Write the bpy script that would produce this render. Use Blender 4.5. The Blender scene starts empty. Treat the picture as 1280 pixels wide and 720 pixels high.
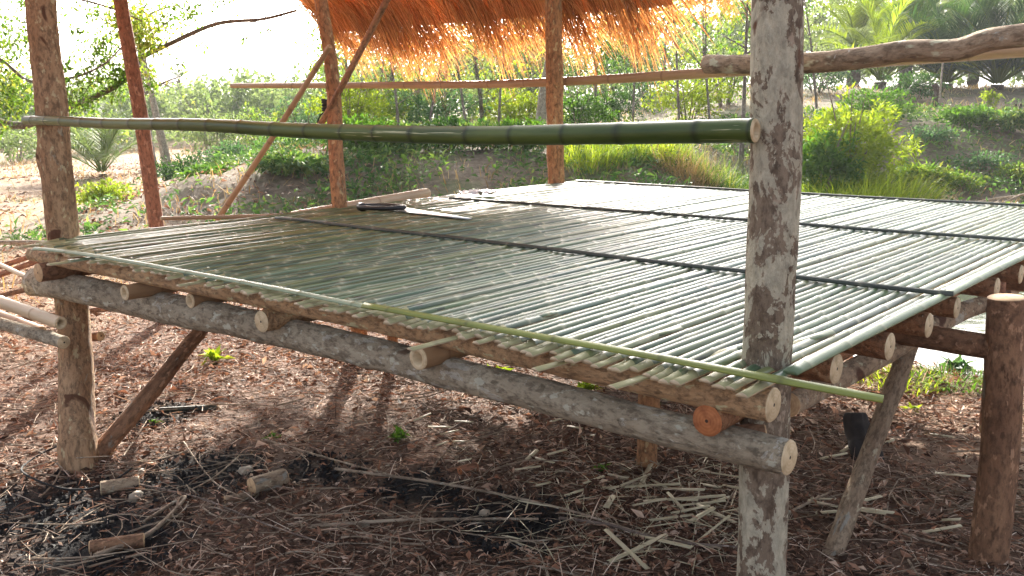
import bpy, math, random
import numpy as np
from mathutils import Vector, noise as mnoise
random.seed(7); rng = np.random.default_rng(11)
C = bpy.context.scene.collection
R = math.radians

# ------------------------------------------------------------------ camera frame (recovered from the vanishing points)
F = 1175.0
RT = np.array([0.77125511, 0.63649349, -0.00644824])
UP = np.array([-0.11611437, 0.15064465, 0.9817452])
FW = np.array([-0.62584583, 0.75642727, -0.1900915])
H = 1.4
CAM = np.array([0, 0, H])
RH = np.array([0.7713, 0.6365]); FH = np.array([-0.6365, 0.7713])

def at(px, py, z=None, x=None, y=None):
    r = (px-640)*RT + (360-py)*UP + F*FW
    t = (z-H)/r[2] if z is not None else (x/r[0] if x is not None else y/r[1])
    return Vector(CAM + t*r)

def rd(x, y):
    return x*RH[0]+y*RH[1], x*FH[0]+y*FH[1]

def ss(a, b, v):
    t = max(0.0, min(1.0, (v-a)/(b-a))); return t*t*(3-2*t)

def hgt(x, y):
    r, d = rd(x, y)
    n = mnoise.noise(Vector((x*.35, y*.35, 3.1)))
    n2 = mnoise.noise(Vector((x*1.6, y*1.6, 8.1)))
    far = ss(6, 14, d)
    z = .015*n2 + .02*n*(1-far) + far*(.10*n+.05*n2)
    sh = 3.2*ss(1.5, 4.0, r)
    bank = ss(9.2+sh+.5*n, 12.8+sh*1.2+.5*n, d)*ss(-6.3, -2.8, r + .5*n2)
    # mound that closes the left end of the bank
    z += .78*bank
    z += ss(2.0, 6.0, r)*min(.95, max(0, .085*(d-14.0)))*ss(13, 16, d)
    z += .012*max(0, min(40, d-16))*ss(-6, 2, r)*.6
    e = math.hypot((r-4.8)/4.4, (d-7.9)/3.6) + .07*n2
    z -= .45*(1-ss(.78, 1.06, e))
    return z

def gp(px, d, dz=0.0):
    zz = 0
    for _ in range(3):
        zc = d*.9818 + (H-zz)*.19
        r = (px-640)/F*zc
        x = r*RH[0]+d*FH[0]; y = r*RH[1]+d*FH[1]
        zz = hgt(x, y)
    return Vector((x, y, zz+dz))

def wxy(r, d):
    return r*RH[0]+d*FH[0], r*RH[1]+d*FH[1]

# ------------------------------------------------------------------ mesh building
class MB:
    def __init__(s):
        s.v = []; s.q = []; s.t = []; s.lc = []; s.rn = []; s.qm = []; s.tm = []; s.n = 0
    def add(s, v, q=None, t=None, lc=None, rn=None, m=0):
        v = np.asarray(v, float).reshape(-1, 3); k = len(v)
        s.v.append(v)
        s.lc.append(np.asarray(lc, float).reshape(-1, 3) if lc is not None else v.copy())
        if rn is None: rn = np.zeros(k)
        s.rn.append(np.broadcast_to(np.asarray(rn, float), (k,)).copy())
        if q is not None and len(q):
            q = np.asarray(q, int)+s.n; s.q.append(q); s.qm.append(np.full(len(q), m))
        if t is not None and len(t):
            t = np.asarray(t, int)+s.n; s.t.append(t); s.tm.append(np.full(len(t), m))
        s.n += k
    def build(s, name, mats, parent=None, base=None, smooth=True):
        me = bpy.data.meshes.new(name)
        v = np.concatenate(s.v)
        q = np.concatenate(s.q) if s.q else np.zeros((0, 4), int)
        t = np.concatenate(s.t) if s.t else np.zeros((0, 3), int)
        off = Vector((0, 0, 0))
        if parent is not None: off = root_loc(parent)
        elif base is not None: off = Vector(base)
        v = v - np.array(off)
        me.vertices.add(len(v)); me.vertices.foreach_set('co', v.ravel())
        me.loops.add(len(q)*4+len(t)*3)
        me.loops.foreach_set('vertex_index', np.concatenate([q.ravel(), t.ravel()]).astype(np.int32))
        me.polygons.add(len(q)+len(t))
        tot = np.concatenate([np.full(len(q), 4), np.full(len(t), 3)]).astype(np.int32)
        st = np.concatenate([[0], np.cumsum(tot)[:-1]]).astype(np.int32)
        me.polygons.foreach_set('loop_start', st)
        mi = np.concatenate((s.qm+s.tm) or [np.zeros(0)]).astype(np.int32)
        me.polygons.foreach_set('material_index', mi)
        me.update(calc_edges=True)
        a = me.attributes.new('lc', 'FLOAT_VECTOR', 'POINT'); a.data.foreach_set('vector', np.concatenate(s.lc).ravel())
        a = me.attributes.new('rn', 'FLOAT', 'POINT'); a.data.foreach_set('value', np.concatenate(s.rn))
        me.polygons.foreach_set('use_smooth', np.full(len(me.polygons), smooth))
        if not isinstance(mats, (list, tuple)): mats = [mats]
        for m in mats: me.materials.append(m)
        me.validate()
        o = bpy.data.objects.new(name, me); C.objects.link(o)
        if parent is not None: o.parent = parent
        else: o.location = off
        return o

def root_loc(o):
    while o.parent: o = o.parent
    return o.location.copy()

def empty(name, loc, label=None, cat=None, group=None):
    o = bpy.data.objects.new(name, None); C.objects.link(o); o.location = loc
    o.empty_display_size = .1
    tag(o, label, cat, group); return o

def tag(o, label=None, cat=None, group=None, kind=None):
    if label: o['label'] = label
    if cat: o['category'] = cat
    if group: o['group'] = group
    if kind: o['kind'] = kind
    return o

def frame(t):
    t = t.normalized()
    a = Vector((0, 0, 1)) if abs(t.z) < .9 else Vector((1, 0, 0))
    u = t.cross(a).normalized(); w = t.cross(u).normalized()
    return u, w

def resample(pts, seg):
    pts = [Vector(p) for p in pts]
    L = [0]
    for a, b in zip(pts, pts[1:]): L.append(L[-1]+(b-a).length)
    n = max(2, int(L[-1]/seg)+1)
    out = []
    for i in range(n+1):
        s = L[-1]*i/n; k = 0
        while k < len(L)-2 and L[k+1] < s: k += 1
        f = (s-L[k])/max(1e-9, L[k+1]-L[k])
        if len(pts) > 2:
            p0 = pts[max(0, k-1)]; p1 = pts[k]; p2 = pts[k+1]; p3 = pts[min(len(pts)-1, k+2)]
            p = .5*((2*p1)+(p2-p0)*f+(2*p0-5*p1+4*p2-p3)*f*f+(3*p1-p0-3*p2+p3)*f**3)
        else: p = pts[k].lerp(pts[k+1], f)
        out.append((p, s, s/L[-1]))
    return out

def tube(mb, pts, r0, r1=None, n=14, seg=.05, rough=.0, knots=0, wander=0, caps=True, capm=1, seed=None, taper=None,
         nodes=None, hollow=False, rn=0.0, flare=0):
    """round timber or bamboo: rough = bark relief, knots = branch stubs, nodes = node spacing for bamboo"""
    if r1 is None: r1 = r0
    sd = seed if seed is not None else random.random()*100
    P = resample(pts, seg)
    L = P[-1][1]
    kn = [(random.random()*L, random.random()*6.28, random.uniform(.5, 1.1)) for _ in range(knots)]
    nd = []
    if nodes:
        s = random.uniform(.2, .8)*nodes
        while s < L: nd.append(s); s += nodes*random.uniform(.88, 1.12)
        S = sorted(set([p[1] for p in P] + [x+o for x in nd for o in (-.012, -.004, 0, .004, .012)]))
        P2 = []
        for s in S:
            if s < 0 or s > L: continue
            k = 0
            while k < len(P)-2 and P[k+1][1] < s: k += 1
            f = (s-P[k][1])/max(1e-9, P[k+1][1]-P[k][1]); P2.append((P[k][0].lerp(P[k+1][0], f), s, s/L))
        P = P2
    V = []; LC = []; RN = []
    u = None
    for i, (p, s, f) in enumerate(P):
        a = P[max(0, i-1)][0]; b = P[min(len(P)-1, i+1)][0]
        t = (b-a)
        if t.length < 1e-7: t = Vector((0, 0, 1))
        t.normalize()
        if u is None: u, w = frame(t)
        else:
            u = (u - t*u.dot(t)).normalized(); w = t.cross(u)
        if wander:
            p = p + u*wander*mnoise.noise(Vector((s*1.3, sd, 0))) + w*wander*mnoise.noise(Vector((s*1.3, sd, 7)))
        r = r0+(r1-r0)*f
        if flare: r += flare*math.exp(-s/.12)
        nv = 0
        for x in nd:
            dx = abs(s-x)
            if dx < .013: nv = max(nv, 1-dx/.013)
        r *= 1+.055*nv*(1 if nodes else 0)
        for j in range(n):
            th = 2*math.pi*j/n; c, sn = math.cos(th), math.sin(th)
            rr = r
            if rough:
                rr += rough*r*(mnoise.noise(Vector((s*5, c*1.3+sd, sn*1.3)))*.9+mnoise.noise(Vector((s*16, c*3+sd, sn*3)))*.5)
            for (ks, kt, kk) in kn:
                ds = (s-ks)/(.5*r+.012); da = math.atan2(math.sin(th-kt), math.cos(th-kt))/.45
                q = ds*ds+da*da
                if q < 6: rr += r*.20*kk*math.exp(-q)
            V.append(p+u*(rr*c)+w*(rr*sn)); LC.append((s+sd, rr*c, rr*sn)); RN.append(nv if nodes else rn)
    m = len(P)
    Q = [(i*n+j, i*n+(j+1) % n, (i+1)*n+(j+1) % n, (i+1)*n+j) for i in range(m-1) for j in range(n)]
    mb.add(V, Q, lc=LC, rn=RN)
    if caps:
        for e, idx in ((0, 0), (1, m-1)):
            ring = V[idx*n:(idx+1)*n]; c = sum(ring, Vector())/n
            t = (P[1][0]-P[0][0]).normalized()*-1 if e == 0 else (P[-1][0]-P[-2][0]).normalized()
            v = list(ring); lc = [(0, (q-c).dot(frame(t)[0]), (q-c).dot(frame(t)[1])) for q in ring]
            inn = [c+(q-c)*.93+t*.003 for q in ring]; v += inn; lc += [(0, l[1]*.93, l[2]*.93) for l in lc]
            qs = [(j, (j+1) % n, n+(j+1) % n, n+j) for j in range(n)]
            if hollow:
                i2 = [c+(q-c)*.55+t*.003 for q in ring]; i3 = [c+(q-c)*.5-t*.05 for q in ring]
                v += i2+i3+[c-t*.05]; lc += [(0, l[1]*.55, l[2]*.55) for l in lc[:n]]*2+[(0, 0, 0)]
                qs += [(n+j, n+(j+1) % n, 2*n+(j+1) % n, 2*n+j) for j in range(n)]
                qs += [(2*n+j, 2*n+(j+1) % n, 3*n+(j+1) % n, 3*n+j) for j in range(n)]
                ts = [(3*n+j, 3*n+(j+1) % n, 4*n) for j in range(n)]
            else:
                v.append(c+t*.003); lc.append((0, 0, 0)); ts = [(n+j, n+(j+1) % n, 2*n) for j in range(n)]
            if e == 0: qs = [q[::-1] for q in qs]; ts = [q[::-1] for q in ts]
            mb.add(v, qs, ts, lc=lc, m=capm)
    return mb

def strip(mb, pts, w, h, up=Vector((0, 0, 1)), nodes=.25, seg=.06, wob=.003, rn=None, curve=1.0, lift=0, um=0, tip=0):
    """split bamboo lath: convex on top, flat beneath"""
    P = resample(pts, seg); L = P[-1][1]
    nd = []; s = random.uniform(.1, .9)*nodes
    while s < L: nd.append(s); s += nodes*random.uniform(.85, 1.15)
    S = sorted(set([p[1] for p in P]+[x+o for x in nd for o in (-.008, 0, .008) if 0 < x+o < L]))
    sd = random.random()*90; rb = random.random() if rn is None else rn
    V = []; LC = []; RN = []
    xs = (-1, -.62, 0, .62, 1)
    for s in S:
        k = 0
        while k < len(P)-2 and P[k+1][1] < s: k += 1
        f = (s-P[k][1])/max(1e-9, P[k+1][1]-P[k][1]); p = P[k][0].lerp(P[k+1][0], f)
        t = (P[k+1][0]-P[k][0]).normalized(); sd_ = t.cross(up).normalized(); nn = sd_.cross(t).normalized()
        nv = max([1-abs(s-x)/.012 for x in nd if abs(s-x) < .012]+[0])
        p = p + sd_*wob*mnoise.noise(Vector((s*1.1, sd, 0)))*2 + nn*(wob*mnoise.noise(Vector((s*1.7, sd, 5)))+lift)
        ww = w*.5*(1+.10*nv+.08*mnoise.noise(Vector((s*.8, sd, 9)))); hh = h*(1+.16*nv)*(.6 if tip and s < tip else 1)
        for x in xs:
            V.append(p+sd_*(ww*x)+nn*(hh*(1-x*x*curve))); LC.append((s+sd, x*ww, rb)); RN.append(nv)
        V.append(p+sd_*ww*.9-nn*h*.35); LC.append((s+sd, 0, rb)); RN.append(0)
        V.append(p-sd_*ww*.9-nn*h*.35); LC.append((s+sd, 0, rb)); RN.append(0)
    m = len(S); n = 7
    Q = [(i*n+j, (i+1)*n+j, (i+1)*n+(j+1) % n, i*n+(j+1) % n) for i in range(m-1) for j in range(4)]
    QU = [(i*n+j, (i+1)*n+j, (i+1)*n+(j+1) % n, i*n+(j+1) % n) for i in range(m-1) for j in range(4, 7)]
    T = []
    for b, fl in ((0, False), ((m-1)*n, True)):
        for tr in ((0, 1, 6), (1, 5, 6), (1, 2, 5), (2, 3, 5), (3, 4, 5)):
            tr = tuple(b+q for q in tr); T.append(tr[::-1] if fl else tr)
    n0 = mb.n; mb.add(V, Q, None, lc=LC, rn=RN)
    if tip: mb.qm[-1] = np.repeat(np.where(np.array(S[:-1]) < tip, 2, 0), 4)
    mb.q.append(np.asarray(QU, int)+n0); mb.qm.append(np.full(len(QU), um))
    mb.t.append(np.asarray(T, int)+n0); mb.tm.append(np.full(len(T), um))

def unit(a): return a/np.maximum(1e-9, np.linalg.norm(a, axis=-1, keepdims=True))

def leaves(mb, P, D, L, W, fold=.25, rn=None, droop=.2, m=0, nrm=None):
    """two-quad folded leaves. P base, D direction, L length, W width"""
    P = np.asarray(P, float); n = len(P)
    if n == 0: return
    D = unit(np.asarray(D, float)); L = np.broadcast_to(L, (n,)).reshape(-1, 1); W = np.broadcast_to(W, (n,)).reshape(-1, 1)
    N = rng.normal(size=(n, 3)); N[:, 2] = np.abs(N[:, 2])+.6
    if nrm is not None: N = N*.35+nrm
    S = unit(np.cross(D, N)); N = unit(np.cross(S, D))
    b = P; t = P+D*L-N*L*droop; mid = P+D*L*.45+N*L*.04
    l = mid+S*W*.5+N*W*fold; r = mid-S*W*.5+N*W*fold
    v = np.stack([b, l, t, r, mid], 1).reshape(-1, 3)
    base = (np.arange(n)*5)[:, None]
    tri = np.concatenate([base+np.array([[0, 4, 1]]), base+np.array([[1, 4, 2]]), base+np.array([[0, 3, 4]]), base+np.array([[3, 2, 4]])])
    if rn is None: rn = rng.random(n)
    rn = np.broadcast_to(rn, (n,))
    mb.add(v, None, tri, rn=np.repeat(rn, 5), m=m)

def blades(mb, P, D, L, W, bend=.6, seg=4, rn=None, m=0, twist=.4):
    """arching grass blades / palm leaflets"""
    P = np.asarray(P, float); n = len(P)
    if n == 0: return
    D = unit(np.asarray(D, float)); L = np.broadcast_to(L, (n,)); W = np.broadcast_to(W, (n,)); B = np.broadcast_to(bend, (n,))
    hz = D.copy(); hz[:, 2] = 0; bad = np.linalg.norm(hz, axis=1) < .05
    hz[bad] = rng.normal(size=(bad.sum(), 3)); hz[:, 2] = 0; hz = unit(hz)
    S = np.cross(D, [0, 0, 1.0]); S = unit(S+rng.normal(size=(n, 3))*twist*.5)
    rows = []; p = P.copy(); d = D.copy()
    for k in range(seg+1):
        f = k/seg; w = (W*(1-f**1.6)*(.55+.9*min(f*2, 1)*.5))[:, None]
        if k == seg: w = w*0+.0004
        rows.append(np.stack([p-S*w*.5, p+S*w*.5], 1))
        p = p + d*(L/seg)[:, None]
        d = unit(d + (np.array([0, 0, -1.0])*B[:, None] + hz*.25*B[:, None])*(1.6/seg)*(.4+f))
    v = np.stack(rows, 1).reshape(n, -1, 3)
    k2 = 2*(seg+1); base = (np.arange(n)*k2)[:, None]
    q = np.concatenate([base+np.array([[2*k, 2*k+1, 2*k+3, 2*k+2]]) for k in range(seg)])
    if rn is None: rn = rng.random(n)
    rn = np.broadcast_to(rn, (n,))
    mb.add(v.reshape(-1, 3), q, rn=np.repeat(rn, k2), m=m)

# ------------------------------------------------------------------ materials
def mat(name):
    m = bpy.data.materials.new(name); m.use_nodes = True
    nt = m.node_tree; b = nt.nodes['Principled BSDF']
    return m, nt, b
class NT:
    def __init__(s, nt): s.nt = nt
    def n(s, t, **k):
        x = s.nt.nodes.new(t)
        for a, v in k.items():
            if a in x.inputs.keys() if hasattr(x.inputs, 'keys') else False: x.inputs[a].default_value = v
            else: setattr(x, a, v)
        return x
    def l(s, a, b): s.nt.links.new(a, b)
    def attr(s, nm, out='Vector'):
        x = s.nt.nodes.new('ShaderNodeAttribute'); x.attribute_name = nm; return x.outputs[out]
    def noise(s, vec, scale, detail=4, rough=.55, stretch=None, dist=0):
        if stretch:
            mp = s.nt.nodes.new('ShaderNodeVectorMath'); mp.operation = 'MULTIPLY'; mp.inputs[1].default_value = stretch
            s.l(vec, mp.inputs[0]); vec = mp.outputs[0]
        x = s.nt.nodes.new('ShaderNodeTexNoise'); x.inputs['Scale'].default_value = scale; x.inputs['Detail'].default_value = detail
        x.inputs['Roughness'].default_value = rough; x.inputs['Distortion'].default_value = dist
        s.l(vec, x.inputs['Vector']); return x.outputs['Fac']
    def ramp(s, fac, stops):
        x = s.nt.nodes.new('ShaderNodeValToRGB'); cr = x.color_ramp
        while len(cr.elements) < len(stops): cr.elements.new(.5)
        for e, (p, c) in zip(cr.elements, stops):
            e.position = p; e.color = (*c, 1) if len(c) == 3 else c
        s.l(fac, x.inputs[0]); return x.outputs['Color']
    def mix(s, fac, a, b, mode='MIX'):
        x = s.nt.nodes.new('ShaderNodeMix'); x.data_type = 'RGBA'; x.blend_type = mode
        for v, i in ((fac, 0), (a, 6), (b, 7)):
            if hasattr(v, 'links') or hasattr(v, 'is_linked'): s.l(v, x.inputs[i])
            elif i == 0: x.inputs[0].default_value = v
            else: x.inputs[i].default_value = (*v, 1)
        return x.outputs[2]
    def math(s, op, a, b=0.0, clamp=False):
        x = s.nt.nodes.new('ShaderNodeMath'); x.operation = op; x.use_clamp = clamp
        for v, i in ((a, 0), (b, 1)):
            if hasattr(v, 'is_linked'): s.l(v, x.inputs[i])
            else: x.inputs[i].default_value = v
        return x.outputs[0]
    def step(s, fac, lo, hi):
        x = s.nt.nodes.new('ShaderNodeMapRange'); x.inputs[1].default_value = lo; x.inputs[2].default_value = hi
        s.l(fac, x.inputs[0]); return x.outputs[0]
    def bump(s, b, hgt_, strength=.5, dist=.01):
        x = s.nt.nodes.new('ShaderNodeBump'); x.inputs['Strength'].default_value = strength; x.inputs['Distance'].default_value = dist
        s.l(hgt_, x.inputs['Height']); s.l(x.outputs[0], b.inputs['Normal'])

def bark(name, c1, c2, lichen=None, lam=.52, crack=(.05, .03, .02), rough=.85, scar=None, lsc=9):
    m, nt, b = mat(name); N = NT(nt); lc = N.attr('lc')
    a = N.noise(lc, 14, 6, .65, (.35, 1, 1)); f = N.noise(lc, 60, 5, .7, (.5, 1, 1))
    col = N.mix(N.step(a, .35, .65), c1, c2)
    col = N.mix(N.math('MULTIPLY', N.step(f, .45, .62), .6), col, crack)
    sp_ = N.noise(lc, 34, 3, .6, (.6, 1, 1))
    col = N.mix(N.math('MULTIPLY', N.step(sp_, .60, .66), .7), col, tuple(min(.6, x*1.55+.03) for x in c1))
    col = N.mix(N.math('MULTIPLY', N.step(sp_, .36, .30), .8), col, tuple(x*.4 for x in c2))
    if lichen:
        g = N.noise(lc, lsc, 6, .68, (.6, 1, 1), .4)
        col = N.mix(N.step(g, lam, lam+.02), col, N.mix(N.step(f, .35, .7), lichen, tuple(x*.5 for x in lichen)))
        g2 = N.noise(lc, lsc*3.1, 4, .6, (.7, 1, 1), .5)
        col = N.mix(N.math('MULTIPLY', N.step(g2, lam+.09, lam+.11), .8), col, tuple(x*.85 for x in lichen))
    if scar:
        g = N.noise(lc, 7, 3, .5, (.7, 1, 1), .8)
        col = N.mix(N.step(g, .67, .70), col, scar)
    N.l(col, b.inputs['Base Color']); b.inputs['Roughness'].default_value = rough
    b.inputs['Specular IOR Level'].default_value = .25
    N.bump(b, N.math('ADD', a, N.math('MULTIPLY', f, .8)), 1.0, .016)
    return m

def endgrain(name, c1, c2, sc=220):
    m, nt, b = mat(name); N = NT(nt); lc = N.attr('lc')
    ln = nt.nodes.new('ShaderNodeVectorMath'); ln.operation = 'LENGTH'; N.l(lc, ln.inputs[0])
    w = N.math('SINE', N.math('MULTIPLY', ln.outputs['Value'], sc*4))
    n = N.noise(lc, 60, 4)
    col = N.mix(N.math('ADD', N.math('MULTIPLY', w, .18), N.step(n, .2, .8)), c1, c2)
    crk = N.noise(lc, 90, 3, .7, (1, 1, .12), .6)
    col = N.mix(N.math('MULTIPLY', N.step(crk, .62, .68), .6), col, tuple(x*.35 for x in c2))
    st_ = N.noise(lc, 28, 4, .6)
    col = N.mix(N.math('MULTIPLY', N.step(st_, .5, .7), .5), col, tuple(x*.6 for x in c2))
    hole = N.step(ln.outputs['Value'], .0045, .0030)
    col = N.mix(hole, col, (.04, .02, .012))
    N.l(col, b.inputs['Base Color']); b.inputs['Roughness'].default_value = .8
    return m

def bamboo(name, c1, c2, node, rough=.35, scratch=None, dark=(.02, .03, .01), coat=0, spec=.5):
    m, nt, b = mat(name); N = NT(nt); lc = N.attr('lc'); nd = N.attr('rn', 'Fac')
    a = N.noise(lc, 6, 5, .6, (.5, 3, 3)); f = N.noise(lc, 40, 4, .6, (.06, 2, 2))
    col = N.mix(N.step(a, .3, .7), c1, c2)
    col = N.mix(N.math('MULTIPLY', N.step(f, .5, .8), .5), col, dark)
    if scratch:
        g = N.noise(lc, 12, 5, .7, (.09, 3.4, 3.4), .3)
        col = N.mix(N.step(g, .59, .61), col, scratch)
    col = N.mix(N.math('MULTIPLY', nd, .8), col, node)
    N.l(col, b.inputs['Base Color'])
    N.l(N.math('ADD', N.math('MULTIPLY', a, .25), rough-.1), b.inputs['Roughness'])
    b.inputs['Specular IOR Level'].default_value = spec
    if coat: b.inputs['Coat Weight'].default_value = coat; b.inputs['Coat Roughness'].default_value = .2
    N.bump(b, f, .25, .002)
    return m

def foliage(name, stops, trans=.45, tcol=None, rough=.5):
    m, nt, b = mat(name); N = NT(nt); rn = N.attr('rn', 'Fac')
    col = N.ramp(rn, stops)
    N.l(col, b.inputs['Base Color']); b.inputs['Roughness'].default_value = max(rough, .62); b.inputs['Specular IOR Level'].default_value = .15
    tr = nt.nodes.new('ShaderNodeBsdfTranslucent')
    tc = N.mix(1.0, col, tcol or (1.5, 1.6, .5), 'MULTIPLY'); N.l(tc, tr.inputs[0])
    mx = nt.nodes.new('ShaderNodeMixShader'); mx.inputs[0].default_value = trans*.85
    N.l(b.outputs[0], mx.inputs[1]); N.l(tr.outputs[0], mx.inputs[2]); N.l(mx.outputs[0], nt.nodes['Material Output'].inputs[0])
    return m

def plain(name, c1, c2=None, rough=.7, sc=20, metal=0):
    m, nt, b = mat(name); N = NT(nt); lc = N.attr('lc')
    col = N.mix(N.step(N.noise(lc, sc, 5, .6), .3, .7), c1, c2 or tuple(x*.6 for x in c1))
    N.l(col, b.inputs['Base Color']); b.inputs['Roughness'].default_value = rough; b.inputs['Metallic'].default_value = metal
    return m

M = {}
M['post_l'] = bark('bark_tan', (.48, .31, .18), (.34, .20, .11), lichen=(.44, .38, .28), lam=.64, scar=(.12, .055, .03))
M['post_r'] = bark('bark_lichen', (.29, .225, .165), (.19, .14, .10), lichen=(.56, .51, .39), lam=.495, scar=(.15, .075, .045), lsc=14)
M['log'] = bark('bark_grey', (.46, .40, .30), (.32, .265, .19), lichen=(.56, .52, .44), lam=.59, scar=(.13, .085, .055), lsc=16)
M['log_top'] = bark('bark_pale', (.48, .36, .25), (.33, .23, .15), lichen=(.55, .50, .42), lam=.60, scar=(.12, .06, .04))
M['peeled'] = bark('wood_peeled', (.44, .23, .125), (.32, .15, .075), rough=.6)
M['orange_post'] = bark('wood_orange', (.52, .27, .13), (.36, .17, .08), rough=.8, lichen=(.45, .30, .18), lam=.62)
M['red_post'] = bark('wood_red', (.42, .205, .125), (.30, .135, .08), rough=.75)
M['brown'] = bark('bark_brown', (.34, .19, .11), (.21, .11, .065), lichen=(.32, .27, .21), lam=.62)
M['brace'] = bark('bark_brace', (.42, .32, .22), (.28, .195, .13), lichen=(.40, .37, .31), lam=.60)
M['cut'] = endgrain('cut_wood', (.58, .40, .23), (.44, .27, .14))
M['cut_red'] = endgrain('cut_wood_red', (.50, .19, .07), (.32, .10, .035))
M['cut_pale'] = endgrain('cut_wood_pale', (.66, .54, .36), (.52, .38, .22))
M['rail'] = bamboo('bamboo_green', (.022, .050, .010), (.085, .12, .02), (.012, .02, .008), .36, scratch=(.42, .42, .24), spec=.45)
M['tan'] = bamboo('bamboo_tan', (.42, .27, .15), (.30, .18, .095), (.20, .11, .06), .45, dark=(.16, .09, .05))
M['tanpale'] = bamboo('bamboo_pale', (.58, .47, .32), (.44, .33, .21), (.28, .18, .1), .45, dark=(.26, .18, .11))
M['strip_dark'] = bamboo('lath_dark', (.05, .065, .05), (.03, .04, .032), (.16, .16, .12), .45, dark=(.02, .02, .015))
M['strip_pale'] = bamboo('lath_pale', (.33, .40, .27), (.22, .29, .18), (.13, .15, .07), .35)
M['strip_edge'] = bamboo('lath_edge', (.17, .23, .13), (.10, .15, .08), (.25, .25, .15), .4, dark=(.05, .07, .04), spec=.4)
M['strip_yellow'] = bamboo('lath_yellow', (.27, .30, .06), (.19, .22, .045), (.10, .11, .03), .35)

def slat_mat():
    m, nt, b = mat('split_bamboo_floor'); N = NT(nt); lc = N.attr('lc'); nd = N.attr('rn', 'Fac')
    sp = nt.nodes.new('ShaderNodeSeparateXYZ'); N.l(lc, sp.inputs[0])
    base = N.ramp(sp.outputs[2], [(0, (.035, .085, .055)), (.3, (.12, .18, .075)), (.55, (.06, .12, .075)), (.8, (.18, .20, .065)), (1, (.11, .18, .12))])
    a = N.noise(lc, 3, 4, .6, (.8, 6, 3)); f = N.noise(lc, 30, 4, .65, (.06, 3, 3))
    col = N.mix(N.math('MULTIPLY', N.step(a, .45, .75), .5), base, (.30, .30, .17))
    col = N.mix(N.math('MULTIPLY', N.step(f, .46, .66), .8), col, (.02, .035, .022))
    dk = N.noise(lc, 26, 3, .6, (.5, 2, 3))
    col = N.mix(N.math('MULTIPLY', N.step(dk, .60, .66), .8), col, (.03, .035, .02))
    pl = N.noise(lc, 15, 3, .6, (.35, 2, 3))
    col = N.mix(N.math('MULTIPLY', N.step(pl, .60, .66), .6), col, (.38, .36, .22))
    col = N.mix(N.math('MULTIPLY', nd, .75), col, (.42, .40, .26))
    N.l(col, b.inputs['Base Color'])
    N.l(N.math('ADD', N.math('MULTIPLY', f, .3), .18), b.inputs['Roughness'])
    b.inputs['Specular IOR Level'].default_value = .5
    b.inputs['Coat Weight'].default_value = .08; b.inputs['Coat Roughness'].default_value = .34
    N.bump(b, f, .3, .002)
    return m
M['slat'] = slat_mat()
M['tip'] = bamboo('lath_tips', (.40, .37, .20), (.27, .26, .13), (.20, .17, .09), .5, dark=(.14, .12, .06), spec=.3)
M['beam_tan'] = bark('wood_tan', (.58, .39, .22), (.42, .26, .14), rough=.65)

def thatch_mat():
    m, nt, b = mat('thatch_straw'); N = NT(nt); rn = N.attr('rn', 'Fac')
    col = N.ramp(rn, [(0, (.18, .085, .04)), (.3, (.38, .21, .09)), (.65, (.56, .35, .16)), (1, (.72, .54, .30))])
    N.l(col, b.inputs['Base Color']); b.inputs['Roughness'].default_value = .7
    tr = nt.nodes.new('ShaderNodeBsdfTranslucent'); N.l(N.mix(1.0, col, (1.45, 1.0, .65), 'MULTIPLY'), tr.inputs[0])
    mx = nt.nodes.new('ShaderNodeMixShader'); mx.inputs[0].default_value = .46
    N.l(b.outputs[0], mx.inputs[1]); N.l(tr.outputs[0], mx.inputs[2]); N.l(mx.outputs[0], nt.nodes['Material Output'].inputs[0])
    return m
M['thatch'] = thatch_mat()

M['leaf_y'] = foliage('leaf_yellowgreen', [(0, (.12, .17, .02)), (.5, (.20, .26, .035)), (1, (.32, .36, .06))], .5)
M['leaf_g'] = foliage('leaf_green', [(0, (.035, .085, .02)), (.5, (.065, .14, .03)), (1, (.12, .21, .045))], .45)
M['leaf_d'] = foliage('leaf_dark', [(0, (.018, .05, .018)), (.5, (.035, .085, .03)), (1, (.07, .13, .045))], .35)
M['leaf_blue'] = foliage('leaf_bluegreen', [(0, (.04, .09, .045)), (.5, (.08, .15, .075)), (1, (.15, .22, .11))], .4, (1.1, 1.3, .7))
M['leaf_hazy'] = foliage('leaf_pale', [(0, (.10, .16, .07)), (.5, (.17, .23, .10)), (1, (.26, .31, .15))], .45, (1.2, 1.25, .7))  # pale leaves, distant haze partly put into the colour
M['leaf_mix'] = foliage('leaf_mixed', [(0, (.05, .11, .03)), (.45, (.11, .18, .05)), (.8, (.22, .27, .07)), (1, (.34, .30, .12))], .45)
M['weed'] = foliage('weed_leaf', [(0, (.03, .075, .03)), (.4, (.075, .145, .05)), (.7, (.16, .23, .07)), (1, (.30, .33, .13))], .4, (1.2, 1.35, .6))
M['dry'] = foliage('dry_grass', [(0, (.22, .15, .07)), (.5, (.38, .28, .14)), (1, (.52, .42, .24))], .35, (1.2, 1.0, .7))
M['litter'] = foliage('leaf_litter', [(0, (.03, .018, .014)), (.35, (.12, .068, .048)), (.6, (.37, .20, .13)), (.82, (.58, .44, .34)), (1, (.80, .70, .58))], .15, (1.1, .8, .6), .75)
M['twig'] = bark('twig_bark', (.30, .24, .20), (.18, .13, .11))
M['twig_pale'] = bark('twig_pale', (.50, .40, .30), (.32, .24, .17))
M['trunk_grey'] = bark('trunk_grey', (.24, .21, .18), (.15, .12, .10), lichen=(.42, .40, .36), lam=.58)
M['trunk_pale'] = bark('trunk_pale', (.42, .37, .29), (.30, .25, .19))
M['trunk_dark'] = bark('trunk_dark', (.10, .075, .06), (.06, .045, .035))
M['chip'] = bamboo('bamboo_chip', (.60, .52, .36), (.42, .37, .23), (.30, .26, .15), .5, dark=(.26, .24, .16))

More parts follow.
